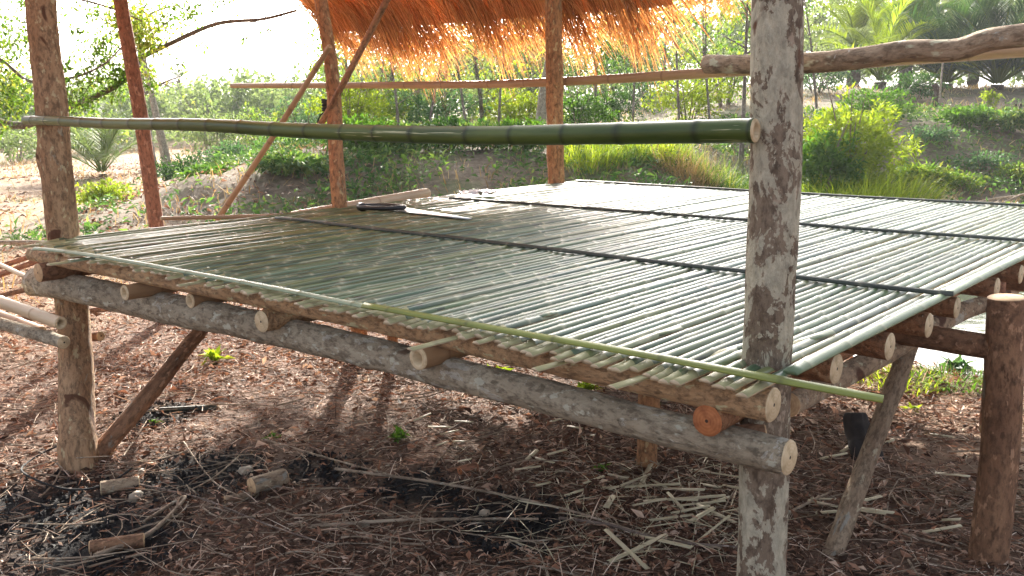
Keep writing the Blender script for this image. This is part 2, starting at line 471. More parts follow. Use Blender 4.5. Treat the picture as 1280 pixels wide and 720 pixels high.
# ------------------------------------------------------------------ ground
def ground_mat():
    m, nt, b = mat('bare_earth_and_litter'); N = NT(nt)
    g = nt.nodes.new('ShaderNodeNewGeometry'); pos = g.outputs['Position']
    rn = N.attr('rn', 'Fac')      # 0 = dark litter soil under the hut, 1 = open dry soil, its colour also paled to look sunlit
    lc = N.attr('lc'); sp = nt.nodes.new('ShaderNodeSeparateXYZ'); N.l(lc, sp.inputs[0])
    n1 = N.noise(pos, 1.1, 6, .6); n2 = N.noise(pos, 9, 8, .72); n3 = N.noise(pos, 42, 6, .75)
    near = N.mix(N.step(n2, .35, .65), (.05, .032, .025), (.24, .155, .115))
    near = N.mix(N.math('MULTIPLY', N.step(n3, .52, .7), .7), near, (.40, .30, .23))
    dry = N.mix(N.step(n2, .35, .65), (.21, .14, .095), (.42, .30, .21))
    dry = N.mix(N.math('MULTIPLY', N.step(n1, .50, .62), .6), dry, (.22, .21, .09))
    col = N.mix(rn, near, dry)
    bank = N.mix(N.step(n2, .38, .62), (.12, .095, .07), (.26, .21, .155))
    bank = N.mix(N.math('MULTIPLY', N.step(n1, .48, .60), .55), bank, (.08, .12, .04))
    col = N.mix(sp.outputs[0], col, bank)
    col = N.mix(sp.outputs[1], col, N.mix(N.step(n3, .4, .7), (.010, .010, .012), (.04, .037, .036)))
    N.l(col, b.inputs['Base Color']); b.inputs['Roughness'].default_value = .95
    b.inputs['Specular IOR Level'].default_value = .12
    N.bump(b, N.math('ADD', N.math('MULTIPLY', n2, 1.0), N.math('MULTIPLY', n3, .5)), .9, .035)
    return m
ASH = [(at(40, 640, z=0), .42), (at(245, 595, z=0), .30), (at(640, 650, z=0), .30), (at(400, 588, z=0), .22), (at(130, 680, z=0), .36), (at(200, 520, z=0), .22), (at(520, 610, z=0), .2)]
mb = MB()
NA, NR = 420, 250
cang = math.atan2(FH[1], FH[0])
V = []; LC = []; RN = []
rad = [.25*(1.0365**k) for k in range(NR)]
for k, rr in enumerate(rad):
    for j in range(NA):
        f = j/NA*2-1
        th = cang+math.pi*(.45*f+.55*f**3)
        x, y = rr*math.cos(th), rr*math.sin(th)
        r, d = rd(x, y)
        z = hgt(x, y)
        V.append((x, y, z))
        n = mnoise.noise(Vector((x*.5, y*.5, 1)))
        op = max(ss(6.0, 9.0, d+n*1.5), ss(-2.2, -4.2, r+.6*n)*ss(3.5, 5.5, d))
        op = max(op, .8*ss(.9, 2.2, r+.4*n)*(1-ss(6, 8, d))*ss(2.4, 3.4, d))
        bk = ss(8.8, 10.6, d+n)*ss(-6.5, -4.2, r+n)
        ash = 0
        if rr < 6:
            for (c, ra) in ASH:
                q = math.hypot(x-c.x, y-c.y)+.14*mnoise.noise(Vector((x*5, y*5, 2)))
                ash = max(ash, 1-ss(ra*.5, ra*1.05, q))
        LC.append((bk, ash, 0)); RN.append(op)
Q = [(k*NA+j, k*NA+(j+1) % NA, (k+1)*NA+(j+1) % NA, (k+1)*NA+j) for k in range(NR-1) for j in range(NA)]
V.append((0, 0, hgt(0, 0))); LC.append((0, 0, 0)); RN.append(0)
T = [(len(V)-1, (j+1) % NA, j) for j in range(NA)]
mb.add(V, Q, T, lc=LC, rn=RN)
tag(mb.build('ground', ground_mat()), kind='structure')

# pond
m, nt, b = mat('pond_water'); N = NT(nt)
b.inputs['Base Color'].default_value = (.09, .10, .07, 1); b.inputs['Roughness'].default_value = .06; b.inputs['Specular IOR Level'].default_value = .8
g = nt.nodes.new('ShaderNodeNewGeometry'); N.bump(b, N.noise(g.outputs['Position'], 5, 3), .12, .02)
mb = MB(); V = []
for i in range(41):
    for j in range(41):
        x, y = wxy(.6+i*.27, 4.6+j*.21); V.append((x, y, -.17))
mb.add(V, [(i*41+j, (i+1)*41+j, (i+1)*41+j+1, i*41+j+1) for i in range(40) for j in range(40)])
tag(mb.build('pond_water', m), kind='structure')

# ------------------------------------------------------------------ the hut
DZ = .85      # top of joists / underside of slats is DZ-.01
hut = empty('bamboo_hut', (-2.4, 3.6, 0), 'open bamboo and log hut with a raised split bamboo floor and a straw thatched roof', 'hut')

def part(name, mats, fn, parent=None):
    mb = MB(); fn(mb); return mb.build(name, mats, parent or hut)

# posts
def P_(px, py, y): return at(px, py, y=y)
lp = [Vector((*at(104, 592, z=-.03)[:2], -.08)), at(98, 560, z=0.06), P_(92, 400, 1.84), P_(79, 300, 1.86), P_(66, 150, 1.87), P_(52, 20, 1.88), P_(40, -130, 1.88)]
part('post', [M['post_l'], M['cut']], lambda m: tube(m, lp, .072, .057, n=26, seg=.02, rough=.08, knots=7, seed=3)).__setitem__('label', 'tan front post with dark knots beside the floor end')
rp = [P_(944, 925, 1.86), P_(952, 700, 1.86), P_(958, 470, 1.86), P_(968, 250, 1.86), P_(971, 20, 1.86), P_(975, -260, 1.86)]
o = part('post', [M['post_r'], M['cut']], lambda m: tube(m, rp, .054, .0515, n=30, seg=.015, rough=.06, knots=3, seed=21)); o['label'] = 'front post covered in pale grey lichen patches'
mp = [Vector((-4.15, 3.62, -.05)), at(428, 262, z=.85) + Vector((-.02, 0, 0)), P_(417, 110, 3.58), P_(404, 18, 3.58), P_(392, -60, 3.58)]
o = part('post', [M['orange_post'], M['cut']], lambda m: tube(m, mp, .046, .036, n=16, seg=.03, rough=.12, knots=7, seed=5)); o['label'] = 'thin knotty orange post at the side of the floor'
bp = [Vector((-4.02, 5.38, -.05)), at(695, 234, y=5.37), P_(693, 100, 5.38), P_(692, 18, 5.38), P_(691, -70, 5.38)]
o = part('post', [M['orange_post'], M['cut']], lambda m: tube(m, bp, .062, .058, n=18, seg=.03, rough=.12, knots=8, seed=9)); o['label'] = 'thick orange brown post at the far edge of the floor'
a = at(205, 330, y=3.3)
q0 = at(196, 285, y=3.3); q1 = at(153, 15, y=3.2); dr = (q0-q1)
red = [q1-dr*.35, q1, q1.lerp(q0, .5)+Vector((.02, 0, 0)), q0, q0+dr*(q0.z+.05)/max(.1, -dr.z)]
o = part('post', [M['red_post'], M['cut']], lambda m: tube(m, red, .040, .052, n=16, seg=.04, rough=.08, knots=3)); o['label'] = 'smooth reddish post leaning outside the floor'
# short under-floor posts
def short(px, py, x=None, r=.05, ztop=.70, mm='orange_post'):
    g = at(px, py, z=0)
    part('post', [M[mm], M['cut']], lambda m: tube(m, [Vector((g.x, g.y, -.06)), Vector((g.x+.01, g.y, ztop))], r, r*.94, n=16, seg=.03, rough=.08, knots=3))
    return g
g803 = short(808, 578, r=.042); g490 = short(491, 444, r=.03, ztop=.74)
short(560, 372, r=.04, ztop=.72)
r2 = [at(1248, 730, z=-.05), at(1250, 560, y=3.06), at(1258, 372, y=3.05)]
r2[0] = Vector((r2[1].x, 3.03, -.06))
o = part('post', [M['brown'], M['cut']], lambda m: tube(m, r2, .057, .053, n=20, seg=.03, rough=.08, knots=4, seed=31)); o['label'] = 'short thick reddish brown post under the side beam'

# main front log
fl = [at(46, 352, y=1.76), at(190, 381, y=1.78), at(400, 424, y=1.77), at(620, 482, y=1.77), at(800, 527, y=1.76), at(985, 571, y=1.75)]
for p, z in zip(fl, (0, 0, 0, 0, 0, 0)): pass
part('bearer_log', [M['log'], M['cut_pale']], lambda m: tube(m, fl, .062, .037, n=22, seg=.025, rough=.10, knots=9, seed=14, wander=.012))
# second bearers under the rear rows
for yy, z in ((3.05, .675), (4.25, .675), (5.42, .68)):
    part('bearer_log', [M['brown'], M['cut']], lambda m: tube(m, [Vector((-4.2, yy, z)), Vector((-2.4, yy+.03, z+.01)), Vector((-.64, yy, z))], .045, .038, n=14, seg=.06, rough=.08, knots=4))
# beams running back on the bearers
def ybeam(px, py, ylen, r, mm='peeled', cm='cut', dx=0, z=None, hollow=False):
    s = at(px, py, z=.755 if z is None else z)
    e = Vector((s.x+dx, ylen, .757))
    part('floor_beam', [M[mm], M[cm]], lambda m: tube(m, [s, s.lerp(e, .5)+Vector((0, 0, .003)), e], r, r*.9, n=18, seg=.06, rough=.03, nodes=.33 if mm == 'tan' else None, hollow=hollow, knots=0 if mm == 'tan' else 3, capm=1))
ybeam(48, 341, 5.6, .038, 'brown', z=.76)
ybeam(156, 366, 5.6, .028, 'tan', 'cut_pale', hollow=True)
ybeam(238, 376, 5.6, .026, 'tan', 'cut_pale', hollow=True, z=.752)
ybeam(327, 402, 5.6, .034, 'beam_tan', 'cut_pale')
ybeam(523, 448, 5.6, .032, 'tan', 'cut_pale', hollow=True)
ybeam(884, 526, 5.6, .034, 'peeled', 'cut_red')
# side bearer along the right edge, under the joist ends
sb = [at(985, 505, x=-.93), at(1110, 440, x=-.93), at(1200, 391, x=-.92), at(1262, 362, x=-.88), Vector((-.86, 5.6, .73))]
o = part('floor_beam', [M['log_top'], M['cut']], lambda m: tube(m, sb, .034, .036, n=16, seg=.04, rough=.1, knots=6, seed=2))
# joists along X
fj = [at(40, 318, z=.81), at(400, 387, z=.812), at(700, 452, z=.808), at(966, 506, z=.808)]
part('floor_joist', [M['beam_tan'], M['cut_pale']], lambda m: tube(m, fj, .027, .036, n=18, seg=.04, rough=.06, knots=5, seed=12))
jo = [((1045, 461), .036), ((1112, 433), .035), ((1161, 407), .034), ((1196, 385), .031), ((1246, 360), .034), ((1276, 343), .034)]
ys = []
for (p, r) in jo:
    e = at(*p, z=.803); ys.append(e.y)
    part('floor_joist', [M['peeled'], M['cut_pale']], lambda m: tube(m, [Vector((-4.0, e.y-.02, .805)), Vector((-2.3, e.y+.02, .808)), e], r*.9, r, n=18, seg=.05, rough=.05, knots=4, nodes=None))
for yy in (4.05, 4.4, 4.75, 5.1, 5.45):
    part('floor_joist', [M['peeled'], M['cut_pale']], lambda m: tube(m, [Vector((-4.0, yy, .805)), Vector((-.68, yy, .803))], .027, .029, n=14, seg=.08, rough=.05))
# slat floor
def slats(m):
    x = -3.985; i = 0
    c0 = at(991, 461, z=DZ+.01); c1 = at(1280, 318, z=DZ+.01)
    while x < c0.x+.0:
        w = random.uniform(.023, .034)
        f = (x+3.985)/(c0.x+3.985)
        y0 = 1.655-.03*f+random.uniform(-.025, .035)
        if x < -3.83: y0 = 1.72
        if random.random() < .05: y0 -= random.uniform(.05, .14)
        y1 = 5.56+random.uniform(-.03, .03)
        x1 = x+(c1.x-c0.x)*f*(y1-c0.y)/(c1.y-c0.y)
        z = DZ+random.uniform(-.002, .0025)
        tw = random.uniform(-.006, .006)
        fr = random.uniform(-.012, .012)
        # each row is one lath or two laid butt to butt
        pts = [(x+fr, y0, z), (x+(x1-x)*.12, y0+.5, z+.002), ((x+x1)/2+tw, (y0+y1)/2, z+.003), (x1, y1, z+.004)]
        strip(m, pts, w*random.uniform(.90, 1.0), random.uniform(.0085, .0135), nodes=random.uniform(.22, .34), seg=.055, wob=.003, um=1, tip=random.uniform(.07, .15))
        x += w+random.choice((.001, .002, .003, .004, .006))
    for (px, py, sx) in ((512, 437, .09), (668, 462, .12), (765, 484, .16), (875, 470, .1)):
        a = at(px, py, z=.828); b_ = a+Vector((.10+sx*.2, .42, .034))
        strip(m, [a, b_], .030, .007, nodes=.3, wob=.002, um=1, tip=.3)
part('slat_floor', [M['slat'], M['tanpale'], M['tip']], slats)
# laths tied over the slats
zt = DZ+.018
part('binding_lath', M['strip_pale'], lambda m: strip(m, [at(44, 311, z=zt), at(95, 316, z=zt+.004), at(200, 334, z=zt+.004), at(330, 358, z=zt), at(470, 386, z=zt+.004)], .026, .008, wob=.002)).__setitem__('label', 'pale green lath along the front edge')
part('binding_lath', M['strip_yellow'], lambda m: strip(m, [at(456, 382, z=zt+.012), at(620, 411, z=zt+.004), at(780, 439, z=zt+.004), at(960, 473, z=zt+.004), at(1104, 500, z=zt-.01)], .030, .009, wob=.002)).__setitem__('label', 'long yellow green lath jutting past the front post')
def lath(a, b, w=.018): part('binding_lath', M['strip_dark'], lambda m: strip(m, [a, a.lerp(b, .33)+Vector((0, .012, 0)), a.lerp(b, .7)-Vector((0, .01, 0)), b], w, .010, wob=.004))
lath(at(345, 273, z=zt), at(1192, 369, z=zt)); lath(at(562, 248, z=zt), at(1290, 302, z=zt)); lath(Vector((-3.95, 5.50, zt)), Vector((-.7, 5.50, zt)))
# edge pole that closes the slats on the right
c0 = at(990, 463, z=DZ+.01); c1 = at(1282, 319, z=DZ+.01)
part('edge_lath', M['strip_edge'], lambda m: strip(m, [c0+Vector((.004, -.02, 0)), c1, c1+(c1-c0)*.85], .035, .010, wob=.002))
# rails
rl = [at(33, 151, y=1.79), at(250, 157, y=1.775), at(500, 167, y=1.77), at(760, 168, y=1.775), at(944, 163, y=1.79)]
part('rail', [M['rail'], M['cut_pale']], lambda m: tube(m, rl, .019, .0243, n=20, seg=.05, nodes=.155, hollow=True, wander=.010, rough=.03)).__setitem__('label', 'thick green bamboo rail between the two front posts')
br = [at(290, 107, y=5.46), at(560, 106, y=5.46), at(700, 102, y=5.46), at(935, 88, y=5.46), at(1290, 62, y=5.42)]
part('rail', [M['tan'], M['cut_pale']], lambda m: tube(m, br, .024, .036, n=14, seg=.08, nodes=.42, hollow=True)).__setitem__('label', 'thin tan bamboo rail along the far side')
ul = [at(884, 80, y=2.0), at(960, 80, y=1.97), at(1060, 75, y=1.97), at(1130, 64, y=1.97), at(1195, 62, y=1.97), at(1235, 50, y=1.97), at(1300, 42, y=1.97), at(1480, 20, y=1.97)]
part('rail', [M['log_top'], M['cut_red']], lambda m: tube(m, ul, .0215, .021, n=20, seg=.02, rough=.13, knots=11, seed=6)).__setitem__('label', 'crooked thin log rail fixed behind the lichen post')
# braces
part('brace', [M['brown'], M['cut']], lambda m: tube(m, [at(108, 586, z=-.02), at(180, 500, y=1.95), at(275, 383, y=2.35)], .040, .030, n=14, seg=.04, rough=.1, knots=4))
bt = at(1140, 422, x=-.95)
part('brace', [M['brace'], M['cut']], lambda m: tube(m, [at(1036, 705, z=-.03), at(1090, 560, x=-1.0), bt], .034, .030, n=16, seg=.03, rough=.1, knots=5))
part('brace', [M['red_post'], M['cut']], lambda m: tube(m, [Vector((-.70, 3.4, .30)), Vector((-.90, 4.3, .72))], .03, .027, n=12, seg=.05, rough=.06))
part('brace', [M['tan'], M['cut']], lambda m: tube(m, [at(272, 274, y=3.5), at(345, 165, y=3.5), at(412, 58, y=3.5)], .020, .015, n=10, seg=.05, rough=.06, nodes=.3)).__setitem__('label', 'thin pole slanting up to the knotty side post')
part('brace', [M['peeled'], M['cut']], lambda m: tube(m, [at(398, 160, y=3.5), at(425, 112, y=3.5), at(490, -12, y=3.5)], .018, .018, n=10, seg=.05, rough=.1)).__setitem__('label', 'short slanting pole reaching up into the roof')
# black cord around the knotty post
def cord(m):
    c = at(414, 130, y=3.58)
    for k in range(5):
        pts = [c+Vector((.050*math.cos(t), .050*math.sin(t), -.03+k*.012+.006*math.sin(t+k))) for t in np.linspace(0, 6.6, 18)]
        tube(m, pts, .007, n=6, seg=.02, caps=False)
    tube(m, [c+Vector((.05, -.03, -.02)), c+Vector((.0, -.09, -.07)), c+Vector((-.03, -.08, -.16))], .005, n=6, seg=.03)
part('cord_lashing', [plain('black_cord', (.02, .02, .02)), M['strip_dark']], cord)
# front post lashing stub under the beam
part('floor_beam', [M['brown'], M['cut']], lambda m: tube(m, [at(915, 547, z=.70), at(955, 545, z=.705)], .028, .028, n=14, seg=.03, rough=.1))

# roof
XE0, XE1 = -6.9, -3.40
YE, ZE = 5.85, 2.02
YR = 3.5; SL = .60
ZR = ZE+(YE-YR)*SL
roof = part('roof', M['thatch'], lambda m: [m.add([(XE0, YE, ZE+.05), (XE1, YE, ZE+.05), (XE1, YR, ZR+.05), (XE0, YR, ZR+.05), (XE0, YE, ZE+.12), (XE1, YE, ZE+.12), (XE1, YR, ZR+.17), (XE0, YR, ZR+.17)],
    [(0, 1, 2, 3), (7, 6, 5, 4), (0, 4, 5, 1), (1, 5, 6, 2), (2, 6, 7, 3), (3, 7, 4, 0)], rn=.45),
    m.add([(XE0, 1.1, ZR-.05-(YR-1.1)*.5), (XE1, 1.1, ZR-.05-(YR-1.1)*.5), (XE1, YR+.01, ZR+.04), (XE0, YR+.01, ZR+.04), (XE0, 1.1, ZR+.05-(YR-1.1)*.5), (XE1, 1.1, ZR+.05-(YR-1.1)*.5), (XE1, YR+.01, ZR+.15), (XE0, YR+.01, ZR+.15)],
    [(3, 2, 1, 0), (4, 5, 6, 7), (1, 5, 4, 0), (2, 6, 5, 1), (3, 7, 6, 2), (0, 4, 7, 3)], rn=.45)] and None)
mb = MB()
n = 9000
X = rng.uniform(XE0-.05, XE1+.05, n); Yb = rng.uniform(YR, YE+.1, n)**1.0
under = rng.random(n) < .62
Zb = ZE+(YE-Yb)*SL+np.where(under, rng.uniform(-.035, .05, n), rng.uniform(.10, .17, n))
D = np.stack([rng.normal(0, .13, n), np.ones(n), -SL+rng.normal(0, .05, n)], 1)
blades(mb, np.stack([X, Yb, Zb], 1), D, rng.uniform(.25, .50, n), rng.uniform(.006, .014, n), bend=rng.uniform(.03, .16, n), rn=rng.random(n)**1.1)
# fringe at the eave
n = 4200
X = rng.uniform(XE0-.03, XE1+.04, n)
clump = np.array([mnoise.noise(Vector((x*3.1, .3, 0)))+.6*mnoise.noise(Vector((x*9, .7, 0))) for x in X])
keep = rng.random(n) < np.clip(.70+clump*1.5, .12, 1)*np.clip((XE1+.05-X)/.6, .25, 1)
X = X[keep]; clump = clump[keep]; n = len(X)
Yb = rng.uniform(YE-.5, YE+.04, n)
Zb = ZE+(YE-Yb)*SL+rng.uniform(-.03, .12, n)
D = np.stack([rng.normal(.02, .12, n), np.ones(n)*.75, -SL-.15+rng.normal(0, .08, n)], 1)
L = rng.uniform(.22, .48, n)*(1+clump*.9)+.14*(rng.random(n) < .12)
blades(mb, np.stack([X, Yb, Zb], 1), D, L, rng.uniform(.005, .011, n), bend=rng.uniform(.5, 1.6, n), seg=6, rn=rng.random(n)*.9)
n = 260
X = rng.uniform(XE1, XE1+.35, n); 
blades(mb, np.stack([X, rng.uniform(YE-.3, YE, n), np.full(n, ZE+.2)], 1), np.stack([rng.normal(.3, .2, n), np.ones(n), np.full(n, -.5)], 1), rng.uniform(.2, .5, n), .007, bend=1.0, rn=rng.random(n)*.8)
th = mb.build('thatch', M['thatch'], roof)
for yy in (4.5, 3.8):
    part('purlin', [M['tan'], M['cut']], lambda m: tube(m, [Vector((XE0-.1, yy, ZE+(YE-yy)*SL-.04)), Vector((XE1+.1, yy, ZE+(YE-yy)*SL-.04))], .022, n=10, seg=.1, nodes=.35), roof)

# ------------------------------------------------------------------ low pole rack at the left
rk = empty('pole_rack', at(20, 470, z=0), 'low unfinished rack of bamboo and bark poles left of the tan front post', 'rack')
def rpart(a, b, r, mm='tanpale', hol=True, nm='pole'):
    part(nm, [M[mm], M['cut_pale']], lambda m: tube(m, [a, b], r, r*.95, n=14, seg=.06, nodes=.3 if hol else None, hollow=hol, rough=.0 if hol else .08, knots=0 if hol else 3), rk)
def ext(a, b, k): return a+(a-b)*k
a = at(76, 404, y=1.60); b_ = at(0, 377, y=1.60); rpart(ext(b_, a, 1.0), a, .026)
a = at(80, 428, y=1.63); b_ = at(0, 404, y=1.63); rpart(ext(b_, a, 1.0), a, .027, 'log', False)
a = at(52, 414, y=1.75); b_ = at(20, 402, y=1.75); rpart(ext(b_, a, 3.0), a, .024, 'tan')
rpart(at(-60, 409, y=2.3), at(150, 384, y=3.0), .020, 'brown', False)
rpart(at(-50, 350, y=2.2), at(52, 316, y=2.6), .017, 'red_post', False)
rpart(at(-50, 362, y=2.15), at(52, 324, y=2.5), .018, 'red_post', False)
rpart(at(-60, 385, y=2.1), at(60, 355, y=2.5), .016, 'brown', False)
rpart(at(-40, 312, y=2.6), at(45, 352, y=2.2), .014, 'tanpale', False)
rpart(at(70, 424, y=1.9), at(126, 420, y=1.95), .022, 'brown', False)
for xx, yy in ((-5.3, 2.45), (-5.45, 1.55)):
    rpart(Vector((xx, yy, -.05)), Vector((xx, yy, .5)), .03, 'brown', False, 'leg')
mb = MB(); a = at(-60, 303, y=3.2); b_ = at(92, 303, y=3.9)
tube(mb, [a, b_], .022, .02, n=12, seg=.06, rough=.1, knots=3)
rkp = mb.build('pole', [M['twig_pale'], M['cut_pale']], rk)

# ------------------------------------------------------------------ loose things on the floor
sawroot = empty('hand_saw', at(520, 268, z=DZ+.02), 'hand saw with black handle and long tapered blade lying on the slat floor', 'saw')
zz = DZ+.018
h0 = at(452, 262, z=zz); h1 = at(502, 263.5, z=zz); tip = at(586, 274, z=zz)
def blade(m):
    d = (tip-h1); s = d.cross(Vector((0, 0, 1))).normalized()
    b0 = h1-d*.35+s*.05; b1 = h1-d*.25-s*.10; t0 = tip+s*.012; t1 = tip-s*.018
    up = Vector((0, 0, .004))
    m.add([b0, b1, t1, t0, b0+up, b1+up, t1+up, t0+up], [(3, 2, 1, 0), (4, 5, 6, 7), (0, 1, 5, 4), (1, 2, 6, 5), (2, 3, 7, 6), (3, 0, 4, 7)])
m_ = plain('saw_steel', (.62, .64, .66), (.45, .46, .47), rough=.3, metal=.9)
part('blade', m_, blade, sawroot)
def handle(m):
    d = (h1-h0); s = d.cross(Vector((0, 0, 1))).normalized(); c = h0.lerp(h1, .5); Lh = d.length*.5
    u = d.normalized()
    pts = [c+u*Lh*math.cos(t)*(1.0+.12*math.cos(2*t))+s*.075*math.sin(t)+Vector((0, 0, .018)) for t in np.linspace(0, 2*math.pi, 30)]
    tube(m, pts, .012, n=10, seg=.02, caps=False)
    tube(m, [c-u*Lh*1.05+Vector((0, 0, .016)), c-u*Lh*.8+s*.03+Vector((0, 0, .016))], .024, n=10, seg=.02)
part('handle', [plain('black_plastic', (.015, .015, .016), rough=.4)]*2, handle, sawroot)
mb = MB(); a = at(368, 271, z=.875); b_ = at(534, 240, z=.92)
a = at(366, 272, x=-4.06); b_ = at(534, 241, x=-4.13)
tube(mb, [a, b_], .034, .030, n=14, seg=.06, nodes=.5, hollow=True)
tag(mb.build('bamboo_pole', [M['tanpale'], M['cut_pale']], base=a), 'thick pale bamboo pole lying along the floor edge behind the knotty post', 'bamboo pole')
mb = MB(); a = at(202, 273, x=-4.25); b_ = at(372, 269, x=-4.15); tube(mb, [a, b_], .010, .012, n=8, seg=.08)
tag(mb.build('thin_stick', [M['tan'], M['cut_pale']], base=a), 'thin pink-brown stick lying level beside the reddish leaning post', 'stick')
# white crumpled sheet
mb = MB(); c = at(597, 243, z=DZ+.03); V = []
for i in range(15):
    for j in range(9):
        u, v = i/14-.5, j/8-.5
        V.append(c+Vector((u*.22*.77, u*.22*.63, 0))+Vector((-v*.12, v*.12, .025*mnoise.noise(Vector((i*.45, j*.5, 2)))+.008*mnoise.noise(Vector((i*1.1, j*1.2, 5)))+.015)))
mb.add(V, [(i*9+j, (i+1)*9+j, (i+1)*9+j+1, i*9+j+1) for i in range(14) for j in range(8)])
tag(mb.build('plastic_sheet', plain('white_plastic', (.8, .8, .8), (.7, .7, .7), rough=.5), base=c), 'small crumpled white sheet at the far corner of the slat floor', 'plastic sheet')

# ------------------------------------------------------------------ ground litter
def rand_sector(n, d0, d1, spread=.72, pw=1.0):
    d = d0+(d1-d0)*rng.random(n)**pw; r = (rng.random(n)*2-1)*spread*np.maximum(d, 2)
    return r, d
def gxyz(r, d, dz=0):
    x = r*RH[0]+d*FH[0]; y = r*RH[1]+d*FH[1]
    z = np.array([hgt(a, b) for a, b in zip(x, y)])+dz
    return np.stack([x, y, z], 1)
mb = MB()
r, d = rand_sector(130000, 1.7, 10, .68, .95)
e = np.hypot((r-4.8)/4.4, (d-7.9)/3.6)
k = (e > 1.0) & (rng.random(len(r)) < np.array([.55+.8*mnoise.noise(Vector((a*1.3, b*1.3, 4))) for a, b in zip(r, d)])+.1)
r, d = r[k], d[k]; n = len(r)
def in_ash(r, d):
    x = r*RH[0]+d*FH[0]; y = r*RH[1]+d*FH[1]; o = np.zeros(len(r), bool)
    for (c, ra) in ASH: o |= np.hypot(x-c.x, y-c.y) < ra*.75*(.7+.6*rng.random(len(r)))
    return o
k = ~(in_ash(r, d) & (rng.random(n) < .85)); r, d = r[k], d[k]; n = len(r)
P = gxyz(r, d, rng.uniform(.0, .022, n))
D = rng.normal(size=(n, 3)); D[:, 2] *= .22
far = np.clip((d-2)/6, 0, 1)
lit = np.clip(rng.beta(1.3, 1.7, n)*(.85+.2*far)+.16*far, 0, 1)  # leaf tone paler with distance: sunlit ground put into the colour
sz = np.where(rng.random(n) < .13, rng.uniform(.035, .06, n), rng.uniform(.012, .035, n))
leaves(mb, P, D, sz, sz*rng.uniform(.15, .55, n), fold=rng.uniform(-.7, .8, (n, 1)), rn=lit, droop=rng.uniform(-.25, .25, (n, 1)))
tag(mb.build('leaf_litter', M['litter'], smooth=False), 'brown and tan dry leaf litter spread over the bare soil', 'leaf litter', kind='stuff')

mb = MB()
r, d = rand_sector(30000, 8, 24, .62, .8)
k = (r < -1.5) & (rng.random(len(r)) < np.array([np.clip(.5+1.5*mnoise.noise(Vector((a*.8, b_*.8, 44))), .1, 1) for a, b_ in zip(r, d)]))
r, d = r[k], d[k]; n = len(r); D = rng.normal(size=(n, 3)); D[:, 2] *= .3
leaves(mb, gxyz(r, d, rng.uniform(.0, .03, n)), D, rng.uniform(.04, .12, n), rng.uniform(.015, .05, n), fold=rng.uniform(-.5, .6, (n, 1)), rn=np.clip(rng.beta(1.5, 1.9, n)+.1, 0, 1))
tag(mb.build('field_litter', M['litter'], smooth=False), 'dead leaves scattered over the dry left field and mound', 'leaf litter', kind='stuff')
mb = MB()
r, d = rand_sector(60000, 1.6, 8.5, .68, 1.0)
k = (np.hypot((r-4.8)/4.4, (d-7.9)/3.6) > 1) & ~(in_ash(r, d) & (rng.random(len(r)) < .75))
r, d = r[k], d[k]; n = len(r); D = rng.normal(size=(n, 3)); D[:, 2] = rng.uniform(-.05, .35, n)
blades(mb, gxyz(r, d, rng.uniform(.002, .02, n)), D, rng.uniform(.02, .11, n), rng.uniform(.0022, .007, n), bend=rng.uniform(-.2, .9, n), seg=3, twist=1.5, rn=np.clip(rng.beta(1.5, 1.8, n)+.05, 0, 1))
tag(mb.build('shavings', M['litter']), 'fine fibres and shavings tangled through the leaf litter', 'shavings', kind='stuff')

mb = MB()
r, d = rand_sector(1900, 1.7, 7.5, .62, 1.2)
for a, b_ in zip(r, d):
    x, y = wxy(a, b_); z = hgt(x, y)
    if math.hypot((a-4.8)/4.4, (b_-7.9)/3.6) < 1: continue
    L = random.choice((.05, .08, .12, .2, .3, .45))*random.uniform(.7, 1.2); th = random.uniform(0, 6.28)
    if random.random() < .25: th = cang-math.pi/2+random.gauss(0, .5)
    p0 = Vector((x, y, z+.012)); dv = Vector((math.cos(th), math.sin(th), random.uniform(-.03, .16)))*L
    sd = Vector((-dv.y, dv.x, 0))*random.uniform(-.35, .35)
    pts = [p0, p0+dv*.35+sd, p0+dv*.7+sd*.6, p0+dv]
    for q in pts: q.z = max(q.z, hgt(q.x, q.y)+.006)
    tube(mb, pts, random.choice((.0015, .002, .003, .0045)), .0012, n=4, seg=max(.03, L/4), caps=False, rough=0)
tag(mb.build('twig_litter', M['twig_pale']), 'thin dry twigs strewn over the soil', 'twigs', kind='stuff')

mb = MB(); PP = []
for (c, ra) in ASH:
    for _ in range(int(900*ra)):
        a = random.uniform(0, 6.28); q = ra*random.random()**.6*.9
        PP.append((c.x+q*math.cos(a), c.y+q*math.sin(a)))
PP = np.array([(a, b_, hgt(a, b_)+random.uniform(0, .008)) for a, b_ in PP]); n = len(PP)
D = rng.normal(size=(n, 3)); D[:, 2] = np.abs(D[:, 2])*.5
sz = rng.uniform(.008, .03, n); leaves(mb, PP, D, sz, sz*.7, fold=.8, rn=0)
tag(mb.build('charcoal_bits', plain('charcoal', (.012, .012, .014), (.03, .028, .028), rough=.9), smooth=False), 'black charcoal crumbs lying in burnt patches of the ground', 'charcoal', kind='stuff')
mb = MB(); n = 520
PX = rng.uniform(560, 960, n)**1.0; PY = rng.uniform(560, 700, n)
k = rng.random(n) < np.clip((PX-520)/350, .2, 1); PX = PX[k]; PY = PY[k]; n = len(PX)
P = np.array([tuple(at(a, b_, z=0)) for a, b_ in zip(PX, PY)]); P[:, 2] = [hgt(a, b_)+random.uniform(.008, .025) for a, b_ in P[:, :2]]
D = rng.normal(size=(n, 3)); D[:, 2] = rng.uniform(-.02, .14, n)
blades(mb, P, D, rng.uniform(.05, .24, n), rng.uniform(.003, .008, n), bend=rng.uniform(-.1, .35, n), seg=4, twist=1.2, rn=0.0)
tag(mb.build('bamboo_splinters', M['chip']), 'thin pale bamboo splinters scattered between the offcuts', 'splinters', kind='stuff')

